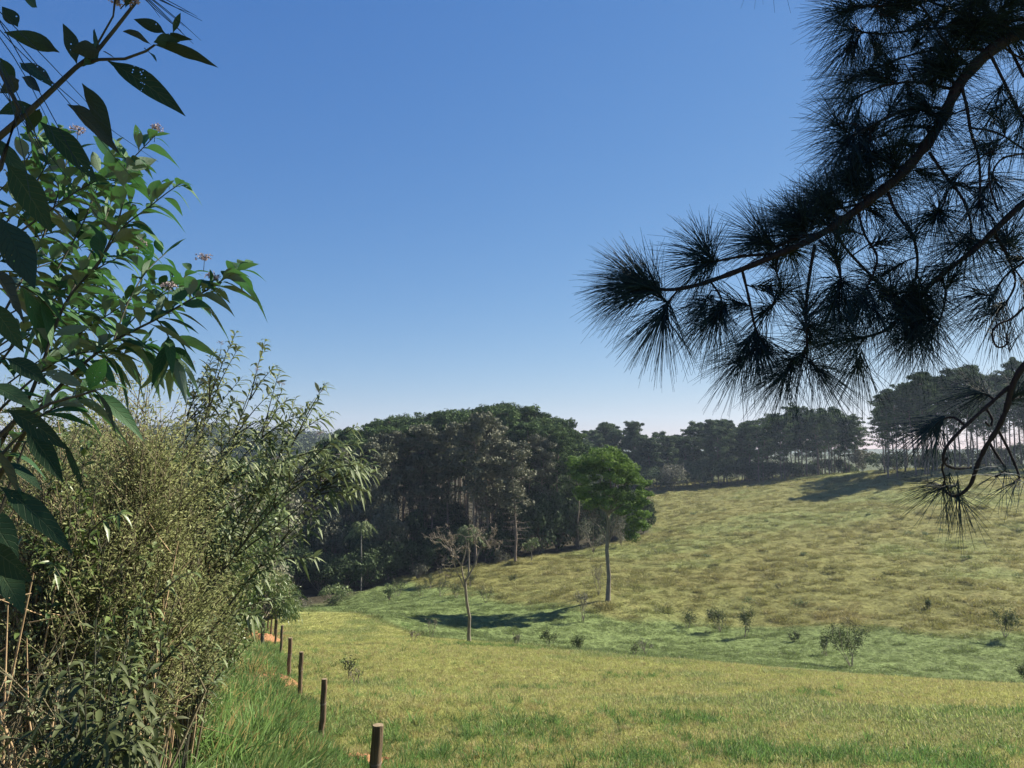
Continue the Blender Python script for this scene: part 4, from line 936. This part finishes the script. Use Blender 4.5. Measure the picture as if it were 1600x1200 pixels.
def cloud_shrub(u, D, vt, ur, label, seed, nst, nl, ll, lw, mat='fine', stemmat='stemtan', cat='shrub', kind='fine_leaved_shrub', canes=0, top=None, low=.15, rise=1.0, lean=0):
    """dense upright many-stemmed shrub of small leaves; vt = pixel row of its top, ur = half width in pixels"""
    rng = np.random.default_rng(seed); p0 = at(u, 700, D); x0 = p0[0]; root = empty(kind, (x0, D, Hs(x0, D) - .05)); o = np.array(root.location)
    h = at(u, vt, D)[2] - o[2]; w = ur / F * D; lm = MB(); st = MB(); ca = MB(); ends = []; wt = []
    for k in range(nst):
        a = rng.uniform(0, 6.28); q = math.sqrt(rng.uniform(0, 1)); hh = h * (1 - .42 * q ** 2) * rng.uniform(.72, 1.03)
        e = np.array((math.cos(a) * w * q + lean * hh, math.sin(a) * w * q * .8, hh)); m = e * .5 + np.array((-e[0] * .18, -e[1] * .18, .0)) + rng.normal(0, .05 * h, 3)
        b = np.array((e[0] * .12, e[1] * .12, 0)); P = np.stack([b, b * .6 + m * .5, m, m * .45 + e * .55 + rng.normal(0, .02 * h, 3), e])
        tube(st if rng.uniform() > .1 else ca, P, np.linspace(.009 + .002 * h, .0025, 5), 5, cap=False)
        for j in range(15):
            f = rng.uniform(low, .97); bb = np.array([np.interp(f * 4, range(5), P[:, i]) for i in range(3)])
            d = nrm(rdir(1, rng)[0] * (1, 1, .4) + np.array((0, 0, 1.0 * rise))); L = h * rng.uniform(.10, .25); ee = bb + d * L
            sticks(st, bb[None], ee[None], .004, .0015); ends.append((bb, ee))
        ends.append((m, e)); ends.append((P[3], e))
    B0 = np.array([e[0] for e in ends]); B1 = np.array([e[1] for e in ends]); q = rng.integers(0, len(ends), nl); g = rng.uniform(.1, 1.05, (nl, 1))
    P = B0[q] * (1 - g) + B1[q] * g + rng.normal(0, .007 * h, (nl, 3)); T = nrm(B1[q] - B0[q])
    D_ = nrm(T * 1.0 + rdir(nl, rng) * .9); tb = np.clip(rng.uniform(.2, .8, len(ends))[q] + rng.normal(0, .15, nl), 0, 1)
    leaves(lm, P, D_, rdir(nl, rng) + (0, 0, .5), ll * rng.uniform(.6, 1.3, nl), lw, 2, .2, .1, tb, rng=rng)
    for k in range(canes):
        a = rng.uniform(-1.2, 1.2); e = np.array((a * w * .9, -rng.uniform(.2, .9) * w * .8, h * rng.uniform(.45, .95))); b = np.array((e[0] * .3 + rng.normal(0, .15 * w), e[1] * .5, 0))
        tube(ca, [b, b * .7 + e * .3 + rng.normal(0, .07, 3), b * .35 + e * .65 + rng.normal(0, .07, 3), e], [.012, .010, .007, .003], 6, cap=False)
        for j in range(4):
            f = rng.uniform(.3, .9); bb = b * (1 - f) + e * f; ee = bb + nrm(rdir(1, rng)[0] + np.array((0, 0, .9))) * rng.uniform(.1, .35) * h * .5; sticks(ca, bb[None], ee[None], .005, .002)
    st.build('stem', M[stemmat], root); lm.build('foliage', M[mat], root)
    if ca.v: ca.build('dry_canes', M['cane'], root)
    tag(root, label, cat); return root
cloud_shrub(222, 5.6, 598, 92, 'tall fine leaved olive shrub with pale canes at centre left', 81, 64, 38000, .036, .011, canes=6, low=.44)
cloud_shrub(95, 5.0, 660, 120, 'fine leaved olive shrub beneath the big leaves at the left border', 82, 44, 18000, .034, .011, canes=5, low=.45)
cloud_shrub(305, 7.6, 700, 48, 'fine leaved grey green shrub right of the tall olive one', 83, 40, 13000, .044, .014, canes=3, low=.3)
cloud_shrub(20, 7.5, 610, 150, 'tall bushy shrub behind the left border leaves', 84, 60, 26000, .06, .014, 'mango', low=.32)
cloud_shrub(150, 9.5, 650, 150, 'yellowish green shrub behind the tall olive one', 85, 60, 26000, .07, .022, 'shrub', low=.3)
cloud_shrub(300, 11, 735, 110, 'dense shrub in the gap behind the slender leaved one', 86, 50, 20000, .08, .026, 'mango', canes=4)
cloud_shrub(60, 4.1, 930, 80, 'sparse low shrub among dry canes at the left border', 88, 9, 600, .05, .014, 'slender', canes=3, low=.1)
cloud_shrub(120, 14, 700, 220, 'wide shrub deep behind the left thicket', 90, 60, 24000, .12, .04, 'shrub')
cloud_shrub(-60, 12, 640, 160, 'shrub mass rising beyond the left edge of view', 91, 50, 16000, .1, .025, 'broad')

for i, (u, D, vt, w, m_, lab) in enumerate(((60, 30, 640, 3.4, 'mango', 'leafy tree deep behind the left thicket, nearest the left edge'), (150, 36, 655, 3.6, 'shrub', 'paler leafy tree behind the left thicket'), (240, 34, 662, 3.2, 'mango', 'leafy tree behind the tall olive shrub'),
        (310, 42, 672, 3.6, 'greybush', 'greyish leafy tree behind the slender leaved shrub'), (375, 60, 690, 4.2, 'mango', 'leafy tree in the distance left of the wood'), (420, 78, 712, 4.4, 'greybush', 'greyish tree just left of the wood behind the slender leaved shrub'))):
    x = (u - 800) / F * D; g = Hs(x, D); h = (700 - vt) / F * D - g
    b = make_round(600 + i, h, w, .16, 7000, .09 + .0012 * D, m_, 'leafy_tree', 30, 'barkgrey', .12); b.location = (x, D, g - .1); tag(b, lab, 'tree')
slender_shrub(100, 4.9, 900, [(60, 700, 0), (95, 690, .1), (130, 720, 0), (150, 760, -.1), (70, 770, -.2), (110, 800, -.2), (175, 800, 0), (40, 830, -.1)], 26, .10, .030, 'bright green broad leaved shrub poking out of the fine leaved ones at left', 601, 'mango', .02, fl=False, sub=4, subl=.3)
slender_shrub(215, 5.0, 980, [(190, 880, 0), (225, 870, .1), (250, 900, 0), (275, 930, 0), (170, 920, -.1), (230, 940, -.2), (150, 900, 0)], 24, .085, .028, 'yellow green broad leaved shrub low in front of the tall olive one', 602, 'shrub', .015, fl=False, sub=4, subl=.25)
slender_shrub(300, 6.4, 980, [(270, 930, 0), (310, 925, .1), (330, 950, 0), (290, 960, -.2), (340, 980, 0)], 22, .11, .026, 'pale green shrub with long leaves at the head of the bank grass', 603, 'slender', .012, fl=False, sub=4, subl=.3)
# low dark shrub at bottom left
def low_dark():
    rng = np.random.default_rng(95); D = 3.9; x0 = at(165, 700, D)[0]; root = empty('leafy_shrub', (x0, D, Hs(x0, D) - .05)); o = np.array(root.location); lm = MB(); st = MB()
    for (u, v, dD) in ((60, 1030, .1), (100, 1000, -.1), (150, 965, 0), (200, 985, .1), (245, 1010, 0), (275, 1050, -.1), (230, 1060, -.3), (180, 1020, -.3), (130, 1030, -.3), (80, 1060, -.3), (40, 1100, -.3), (120, 1090, -.5), (200, 1100, -.5), (260, 1110, -.3), (160, 1060, -.45), (210, 1020, .2), (150, 1000, .3), (90, 1020, .2), (170, 1130, -.6)):
        e = at(u, v, D + dD) - o; P = np.stack([np.zeros(3), e * np.array((.3, .3, .5)), e * np.array((.7, .7, .85)), e])
        stemleaves(lm, st, P, .009, .002, 22, .125, .026, rng, 5, .5, .7, .3, 1.0, None, .1, 5, wave=.02)
        for k in range(3):
            f = rng.uniform(.4, .9); b = e * f; ee = b + nrm(rdir(1, rng)[0] + np.array((0, 0, .4))) * .2; stemleaves(lm, st, np.stack([b, (b + ee) / 2, ee]), .004, .0015, 9, .115, .024, rng, 5, .5, .7, .1, 1.0, None, .1, 4, wave=.02)
    st.build('stem', M['twig'], root); lm.build('foliage', M['darkshrub'], root); tag(root, 'low dark shrub with narrow drooping leaves at the bottom left', 'shrub')
low_dark()

# rounded bushes along the left bank, with pale panicles on top
def panicle_bush(u, D, vt, ur, label, seed, n=4200):
    rng = np.random.default_rng(seed); x0 = (u - 800) / F * D; root = empty('round_bush', (x0, D, Hs(x0, D) - .1)); o = np.array(root.location); h = (700 - vt) / F * D - o[2]; w = ur / F * D
    st = MB(); lm = MB(); pm = MB(); tube(st, [(0, 0, -.2), (.05, 0, h * .25), (0, 0, h * .4)], [.1, .08, .07], 7, cap=False); nc = 34
    for i in range(nc):
        d = rdir(1, rng)[0]; d[2] = abs(d[2]) * 1.0 - .25; q = rng.uniform(.6, .92); c = np.array((d[0] * w * q, d[1] * w * q, h * .48 + d[2] * h * .48 * q))
        tube(st, [(0, 0, h * .3), c * .5 + np.array((0, 0, h * .15)), c], [.04, .025, .01], 4, cap=False)
        k = n // nc; P = c + rng.normal(0, .12 * w, (k, 3)); leaves(lm, P, rdir(k, rng) * (1, 1, .5) + d * .5 + (0, 0, -.35), rdir(k, rng) + d, .20 * rng.uniform(.7, 1.2, k), .045, 3, .5, .1, np.clip(rng.uniform(.1, .9) + rng.normal(0, .15, k), 0, 1), rng=rng)
        if d[2] > .15:
            k = 60; P = c + np.array((0, 0, .16 * w)) + rng.normal(0, .09 * w, (k, 3)); cards(pm, P, rdir(k, rng), .03 * rng.uniform(.6, 1.4, k), rng.uniform(0, 1, k), rng)
    st.build('trunk', M['barkgrey'], root); lm.build('crown', M['mango'], root); pm.build('panicles', M['panicle'], root); tag(root, label, 'bush', 'round bushes with pale panicles on the left bank')
panicle_bush(438, 46, 872, 36, 'round bush with drooping leaves directly above the far posts', 501)
panicle_bush(395, 40, 868, 38, 'round bush with pale panicles second from the far posts', 502)
panicle_bush(350, 31, 862, 42, 'larger round bush left of the panicled pair', 503)
panicle_bush(418, 36, 862, 52, 'wide round bush with drooping leaves just before the far orange soil', 506)
panicle_bush(412, 58, 868, 34, 'round bush half hidden behind the panicled pair', 504)
panicle_bush(330, 18, 905, 50, 'leafy bush nearest on the bank above the tall grass', 505)

# dry canes leaning about the left foreground
def canes():
    rng = np.random.default_rng(97)
    for i, (u, v, D, tu, tv, lab) in enumerate(((40, 1190, 4.2, 10, 960, 'bundle of dry tan canes at the bottom left corner'), (240, 900, 5.2, 205, 790, 'dry tan canes leaning before the olive shrub'), (265, 960, 6.5, 280, 870, 'thin dry stalks above the bank grass'))):
        x0 = at(u, 700, D)[0]; root = empty('dry_canes', (x0, D, Hs(x0, D))); o = np.array(root.location); m = MB()
        for k in range(5):
            e = at(tu + rng.normal(0, 45), tv + rng.normal(0, 30), D + rng.normal(0, .2)) - o; b = np.array((rng.normal(0, .12), rng.normal(0, .12), -.05)); q_ = e - b; tube(m, [b, b + q_ * .3 + rng.normal(0, .05, 3), b + q_ * .65 + rng.normal(0, .05, 3), e], [.009, .008, .006, .003], 6, cap=False)
            for j in range(3):
                f = rng.uniform(.3, .95); bb = b * (1 - f) + e * f; sticks(m, bb[None], (bb + nrm(rdir(1, rng)[0] + np.array((0, 0, .7))) * .3)[None], .004, .0015)
        ob = m.build('cane_stems', M['cane'], root); tag(root, lab, 'canes')
canes()
# dry litter on the bank
n = 9000; q = R.uniform(0, 1, n); D = 3.2 * (22 / 3.2) ** q; x = -1.9 - (D - 9) * .333 - R.uniform(0, 1, n) * (2 + .35 * D) - 1.2; x = np.maximum(x, -.78 * D)
P = np.stack([x, D, H(x, D) + .02], 1); lm = MB()
leaves(lm, P, rdir(n) * (1, 1, .35), rdir(n) + (0, 0, 1), R.uniform(.06, .35, n), R.uniform(.006, .03, n), 2, .1, .2, R.uniform(0, 1, n))
M['litter'] = leaf_mat('dry litter', (0.24, 0.15, 0.08), (0.52, 0.38, 0.22), trans=.15, rough=.8)
tag(lm.build('leaf_litter', M['litter']), 'dry straw and leaf litter on the orange soil under the left thicket', 'litter', kind='stuff')

# ------------------------------------------------------------------ overhanging pine at the right
def near_pine():
    rng = np.random.default_rng(33); T0 = np.array((4.6, 2.4)); root = empty('pine_tree', (T0[0], T0[1], Hs(*T0))); o = np.array(root.location)
    tr = MB(); br = MB(); tw = MB(); nd = MB(); BR = {}
    zt = 9.5; tube(tr, [(0, 0, -.3), (0, .05, 2), (-.08, 0, 4.5), (0, .1, 7), (0, 0, zt)], [.24, .19, .16, .11, .03], 16)
    def smooth(P, m=4):
        P = np.asarray(P, float); s = np.linspace(0, len(P) - 1, (len(P) - 1) * m + 1); Q = np.stack([np.interp(s, range(len(P)), P[:, j]) for j in range(3)], 1)
        for _ in range(3): Q[1:-1] = .25 * Q[:-2] + .5 * Q[1:-1] + .25 * Q[2:]
        return Q
    def knob(Q, r): return r * (1 + .10 * np.sin(np.arange(len(Q)) * 2.1) + rng.normal(0, .05, len(Q)))
    def tuft(p, ax, n=130, L=.23, cone=1.0, base=.07, droop=.20):
        ax = nrm(np.asarray(ax, float)); f = rng.uniform(0, 1, n); P = p - ax * base * f[:, None]
        D = nrm(ax * (np.cos(cone * rng.uniform(0, 1, n) ** .7))[:, None] + nrm(np.cross(ax, rdir(n, rng))) * np.sin(cone * rng.uniform(.1, 1, n))[:, None] * 1.0)
        needles(nd, P, D, L * rng.uniform(.72, 1.08, n), .00115, 3, droop)
    def twig(pts, D0, D1, r0, r1, tufts=0, tip=True, n=110, L=.22, up=0.0, m=tw):
        Q = smooth(px(pts, D0, D1) - o); tube(m, Q, knob(Q, np.linspace(r0, r1, len(Q))), 7, cap=True)
        if tip: tuft(Q[-1], Q[-1] - Q[-3], n, L, 1.25)
        for k in range(tufts):
            i = rng.integers(2, len(Q) - 1); d = nrm(rdir(1, rng)[0] * (1, .6, 1) + np.array((0, 0, up))); e = Q[i] + d * rng.uniform(.05, .13); mid = (Q[i] + e) / 2 + rng.normal(0, .012, 3)
            tube(tw, [Q[i], mid, e], [.003, .0028, .0024], 5, cap=False); tuft(e, e - Q[i], int(n * .75), L * .92, 1.2)
        return Q
    main_px = [(1600, 46), (1547, 78), (1501, 124), (1480, 170), (1449, 227), (1403, 279), (1356, 315), (1299, 357), (1253, 382), (1191, 408), (1139, 429), (1087, 447), (1041, 455), (994, 444)]
    Q0 = px(main_px, 2.9, 2.7) - o; pre = np.array([(0, 0, at(0, -150, 2.4)[2] - o[2] + .9), np.array(at(1900, -100, 2.75)) - o, np.array(at(1720, -20, 2.85)) - o])
    Q = smooth(np.concatenate([pre, Q0])); tube(br, Q, knob(Q, np.concatenate([np.linspace(.05, .028, 12), np.linspace(.025, .0045, len(Q) - 12)])), 12)
    tuft(Q[-1], (-1, 0, .35), 330, .25, 1.15, .10); tuft(Q[-3], (-.8, 0, .8), 120, .25, 1.0, .08); tuft(Q[-2], (-1, .1, -.2), 110, .24, 1.0, .06)
    twig([(1217, 397), (1180, 398), (1149, 402), (1120, 408), (1098, 413)], 2.8, 2.75, .006, .004, 1, n=190, L=.24, up=.8)
    twig([(1285, 365), (1240, 372), (1215, 388), (1190, 375)], 2.8, 2.8, .006, .004, 1, n=200, L=.24, up=.9)
    twig([(1060, 453), (1045, 470), (1036, 495)], 2.72, 2.7, .004, .0035, 0, n=190, L=.23)
    twig([(1110, 440), (1125, 460), (1130, 480), (1122, 490)], 2.75, 2.7, .004, .0035, 2, n=120)
    twig([(1160, 424), (1170, 465), (1180, 517), (1196, 543)], 2.8, 2.75, .0055, .004, 5, n=110)
    twig([(1215, 402), (1212, 425), (1222, 450), (1210, 475), (1190, 490)], 2.8, 2.8, .004, .003, 2, n=90)
    twig([(1273, 382), (1263, 439), (1258, 496), (1263, 548), (1242, 563)], 2.8, 2.75, .0065, .004, 6, n=130)
    twig([(1280, 375), (1310, 400), (1314, 432), (1312, 446)], 2.75, 2.6, .005, .004, 2, n=150)
    twig([(1300, 360), (1330, 400), (1370, 440), (1400, 470), (1415, 490)], 2.85, 2.8, .005, .0035, 4, n=100)
    twig([(1340, 325), (1350, 370), (1375, 400), (1360, 440), (1340, 470)], 2.85, 2.7, .0045, .0035, 4, n=100)
    twig([(1387, 300), (1400, 335), (1428, 367), (1436, 413), (1423, 465)], 2.85, 2.75, .0065, .004, 4, n=110)
    B2 = [(1760, 240), (1680, 260), (1600, 315), (1552, 362), (1521, 393), (1470, 429), (1434, 465), (1405, 500), (1377, 522), (1325, 532)]
    q2 = twig(B2, 2.6, 2.8, .014, .0045, 9, n=120, m=br)
    j0 = q2[0]; tube(br, [j0, (j0 + pre[0]) / 2 + (0, 0, -.1), pre[0] + (0, 0, -.4)], [.014, .018, .024], 8)
    twig([(1434, 465), (1430, 500), (1425, 530)], 2.75, 2.7, .004, .003, 2, n=90)
    twig([(1470, 429), (1480, 460), (1470, 500), (1452, 520)], 2.75, 2.7, .004, .003, 2, n=90)
    twig([(1501, 130), (1512, 170), (1516, 207), (1529, 238), (1532, 279), (1530, 320)], 2.85, 2.7, .0065, .004, 2, n=80)
    twig([(1452, 238), (1480, 279), (1506, 310), (1519, 351), (1515, 380)], 2.85, 2.7, .006, .004, 2, n=80)
    twig([(1560, 330), (1545, 290), (1545, 250), (1558, 225)], 2.7, 2.7, .004, .003, 1, n=70)
    twig([(1480, 300), (1475, 320), (1462, 335)], 2.8, 2.6, .004, .003, 0, n=190, L=.2)
    twig([(1545, 80), (1570, 130), (1590, 170), (1610, 200)], 2.85, 2.8, .006, .004, 3, n=80)
    twig([(1516, 200), (1560, 205), (1600, 235), (1640, 250)], 2.8, 2.8, .004, .003, 2, n=80)
    twig([(1600, 240), (1565, 245), (1548, 270), (1560, 290)], 2.7, 2.75, .004, .003, 1, n=60)
    twig([(1552, 362), (1575, 400), (1590, 440), (1575, 470), (1555, 490)], 2.7, 2.7, .005, .003, 3, n=80)
    twig([(1640, 380), (1600, 410), (1570, 430), (1555, 455), (1548, 470)], 2.7, 2.7, .005, .003, 3, n=80)
    # upper boughs
    U = [([(1428, 255), (1400, 262), (1370, 280), (1345, 292)], 5), ([(1449, 227), (1400, 225), (1350, 245), (1325, 270)], 6), ([(1480, 170), (1430, 165), (1370, 190), (1320, 222)], 7), ([(1490, 140), (1430, 125), (1370, 135), (1325, 160)], 7),
         ([(1547, 78), (1480, 75), (1420, 85), (1360, 110), (1325, 125)], 8), ([(1600, 30), (1520, 40), (1440, 45), (1370, 55), (1325, 45)], 9), ([(1680, -20), (1560, -10), (1460, 0), (1380, 10), (1330, 10)], 9), ([(1600, 60), (1540, 30), (1470, 10), (1400, -20)], 7),
         ([(1403, 279), (1370, 300), (1335, 315), (1290, 320)], 5), ([(1356, 315), (1320, 325), (1285, 330), (1262, 335)], 4), ([(1600, 120), (1570, 60), (1530, 0)], 6), ([(1520, 110), (1470, 60), (1450, 20), (1420, -10)], 6), ([(1460, 200), (1410, 195), (1370, 215), (1335, 235)], 5),
         ([(1700, 100), (1640, 110), (1590, 90), (1550, 60)], 5), ([(1640, 0), (1600, -10), (1560, -20)], 4)]
    for pts, k in U:
        d0 = rng.uniform(2.75, 3.1); twig(pts, 2.9, d0, .006, .0035, k - 1, n=100, L=.21, up=.15, m=tw)
    for k in range(15):      # tufts right along the upper side of the bough
        i = rng.integers(14, 46); d = nrm(np.array((-.7, rng.normal(0, .5), rng.uniform(.1, 1)))); e = Q[i] + d * .1; tube(tw, [Q[i], (Q[i] + e) / 2, e], [.004, .0035, .003], 5, cap=False); tuft(e, d, 120, .21, 1.1)
    # low curled branch at the right edge
    c1 = [(1700, 480), (1640, 520), (1600, 570), (1581, 600), (1574, 637), (1559, 671), (1540, 697), (1525, 731), (1517, 761), (1491, 780), (1469, 761)]
    q3 = twig(c1, 2.3, 2.5, .011, .0042, 0, False, m=br); tube(br, [q3[0], (q3[0] + pre[0]) / 2, pre[0] + (0, 0, -.6)], [.011, .018, .022], 8)
    tuft(q3[-1], (-1, -.1, -.1), 45, .17, .8); tuft(q3[-6], (0, 0, -1), 22, .16, .6)
    c2 = twig([(1577, 604), (1540, 637), (1502, 671), (1475, 701), (1472, 724), (1492, 733), (1517, 731)], 2.4, 2.45, .006, .0035, 0, False)
    twig([(1559, 671), (1575, 700), (1590, 735), (1594, 750), (1585, 752)], 2.45, 2.4, .0045, .003, 0, True, 28, .15)
    twig([(1545, 690), (1560, 715), (1575, 735), (1555, 745)], 2.45, 2.4, .004, .003, 0, True, 16, .13)
    twig([(1540, 637), (1552, 655), (1548, 668), (1540, 660)], 2.43, 2.4, .004, .003, 0, False)
    twig([(1600, 480), (1580, 500), (1560, 505), (1548, 520), (1556, 545), (1575, 540), (1572, 520)], 2.5, 2.5, .004, .003, 0, True, 26, .14)
    twig([(1508, 665), (1490, 650), (1470, 655), (1450, 672)], 2.44, 2.5, .004, .003, 1, True, 70, .17)
    twig([(1555, 625), (1540, 615), (1527, 612)], 2.42, 2.5, .004, .003, 0, True, 90, .18)
    twig([(1480, 715), (1470, 730), (1478, 750), (1470, 765)], 2.45, 2.5, .0035, .003, 1, True, 30, .15)
    twig([(1574, 637), (1585, 620), (1600, 610)], 2.42, 2.4, .004, .003, 1, True, 60, .15)
    # bough passing overhead to the left, its needles hang into the top left corner
    ov = np.array([pre[0] + (0, 0, .7), np.array((2.4, 2.0, 2.6)) - o, np.array((0.8, 1.7, 2.2)) - o, np.array(at(330, -420, 1.5)) - o, np.array(at(180, -180, 1.4)) - o])
    Qo = smooth(ov); tube(br, Qo, np.linspace(.045, .006, len(Qo)), 10)
    def long_needles(u, v, D, tips, r=.0012):
        p = at(u, v, D) - o; tube(tw, [Qo[-1], (Qo[-1] + p) / 2, p], [.006, .004, .003], 6)
        for (a, b) in tips: e = at(a, b, D + rng.uniform(-.03, .03)) - o; needles(nd, p[None], (e - p)[None], np.linalg.norm(e - p), r, 4, 0.01)
    long_needles(200, -30, 1.4, [(316, 24), (317, 38), (319, 52), (305, 58), (305, 70), (262, 28), (300, 47), (280, 62), (310, 45)])
    p = at(-60, 0, 1.3) - o
    tube(tw, [Qo[-1], (Qo[-1] + p) / 2 + (0, 0, .03), p], [.006, .004, .003], 6)
    for (a, b) in ((170, 330), (150, 345), (110, 270), (190, 300), (90, 330), (60, 230), (165, 270), (130, 215), (70, 300), (150, 210)):
        e = at(a, b, 1.3) - o; needles(nd, (p + rng.normal(0, .02, 3))[None], (e - p)[None], np.linalg.norm(e - p), .0011, 5, .02)
    for k in range(40):      # unseen sprays added off the overhead bough to shade the upper left leaves
        A = at(rng.uniform(0, 320), rng.uniform(0, 480), 1.45); c = A + np.array(sdir) * rng.uniform(2.3, 3.6) + rng.normal(0, .08, 3); c[2] = max(c[2], c[1] * .72) - 0; c = c - o
        i = int(np.argmin(np.linalg.norm(Qo - c, axis=1))); tube(tw, [Qo[i], (Qo[i] + c) / 2 + (0, 0, .05), c], [.008, .006, .004], 5, cap=False)
        for j in range(2): tuft(c + rng.normal(0, .06, 3), rdir(1, rng)[0], 90, .2, 1.4)
    for k in range(46):      # unseen higher sprays added between the bough and the sun to shade it
        A = at(rng.uniform(950, 1600), rng.uniform(50, 560), 2.75); c = A + np.array(sdir) * rng.uniform(3.0, 4.6) + rng.normal(0, .08, 3); c[2] = max(c[2], c[1] * .70) if c[0] / c[1] < .72 else c[2]; c = c - o
        b = np.array((0, 0, c[2] * rng.uniform(1.0, 1.25))); tube(tw, [b, (b + c) / 2 + (0, 0, .15), c], [.014, .009, .004], 5, cap=False)
        for j in range(4): tuft(c + rng.normal(0, .10, 3), rdir(1, rng)[0], 70, .22, 1.4)
    # boughs above and to the right, outside the picture, that keep this tree in its own shade
    shade = MB()
    for k in range(34):
        c = np.array((rng.uniform(2.6, 5.6), rng.uniform(3.0, 6.0), 0)); c[2] = max(.66 * c[1], rng.uniform(2.2, 4.6)); 
        if c[0] / c[1] < .70 and c[2] / c[1] < .68: c[2] = c[1] * .70
        c = c - o; b = np.array((0, 0, c[2] * rng.uniform(.9, 1.15))); mid = (b + c) / 2 + (0, 0, .2); tube(br, [b, mid, c], [.03, .018, .006], 6)
        for j in range(9):
            e = c + rng.normal(0, .26, 3) * (1, 1, .6); e[2] = max(e[2], (e[1] + o[1]) * .66 - o[2]) if (e[0] + o[0]) / (e[1] + o[1]) < .68 else e[2]
            tube(tw, [c, (c + e) / 2, e], [.005, .004, .003], 4, cap=False); tuft(e, e - c, 60, .22, 1.3)
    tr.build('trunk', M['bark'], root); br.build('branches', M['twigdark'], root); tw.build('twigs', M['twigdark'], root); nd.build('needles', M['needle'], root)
    tag(root, 'nearby pine whose dark long needled bough hangs in from the right', 'pine')
near_pine()

# ------------------------------------------------------------------ far wooded ridge at the left
def far_wood():
    rng = np.random.default_rng(77); mb = MB(); n = 260
    for i in range(n):
        D = rng.uniform(430, 640); u = rng.uniform(120, 620); x = (u - 800) / F * D; z = Hs(x, D); r = rng.uniform(5, 9); puff(mb, (x, D, z + r * .6), r, 130, .9, rng, .8, rng.uniform(.2, .8))
    for i in range(26):
        D = rng.uniform(380, 420); u = rng.uniform(380, 520); x = (u - 800) / F * D; z = Hs(x, D); r = rng.uniform(4, 6); puff(mb, (x, D, z + r), r, 130, .7, rng, 1.1, rng.uniform(.2, .8))
    tag(mb.build('far_woodland', M['farwood'], smooth=False), 'hazy blue wooded ridge far beyond the left trees', 'woodland', kind='stuff')
far_wood()

# ------------------------------------------------------------------ air
def haze():
    me = bpy.data.meshes.new('haze'); x0, x1, y0, y1, z0, z1 = -900, 900, -120, 1500, -40, 60
    v = [(x, y, z) for z in (z0, z1) for (x, y) in ((x0, y0), (x1, y0), (x1, y1), (x0, y1))]
    me.from_pydata(v, [], [(3, 2, 1, 0), (4, 5, 6, 7), (0, 1, 5, 4), (1, 2, 6, 5), (2, 3, 7, 6), (3, 0, 4, 7)]); o = bpy.data.objects.new('haze', me); COL.objects.link(o)
    m, n, l = mat_new('haze air'); out = n.new('ShaderNodeOutputMaterial'); p = n.new('ShaderNodeVolumePrincipled'); p.inputs['Color'].default_value = (.60, .74, 1, 1); p.inputs['Density'].default_value = .00018; p.inputs['Anisotropy'].default_value = .2
    l.new(p.outputs[0], out.inputs['Volume']); me.materials.append(m); tag(o, 'pale blue morning haze over the valley', 'haze', kind='stuff')
haze()
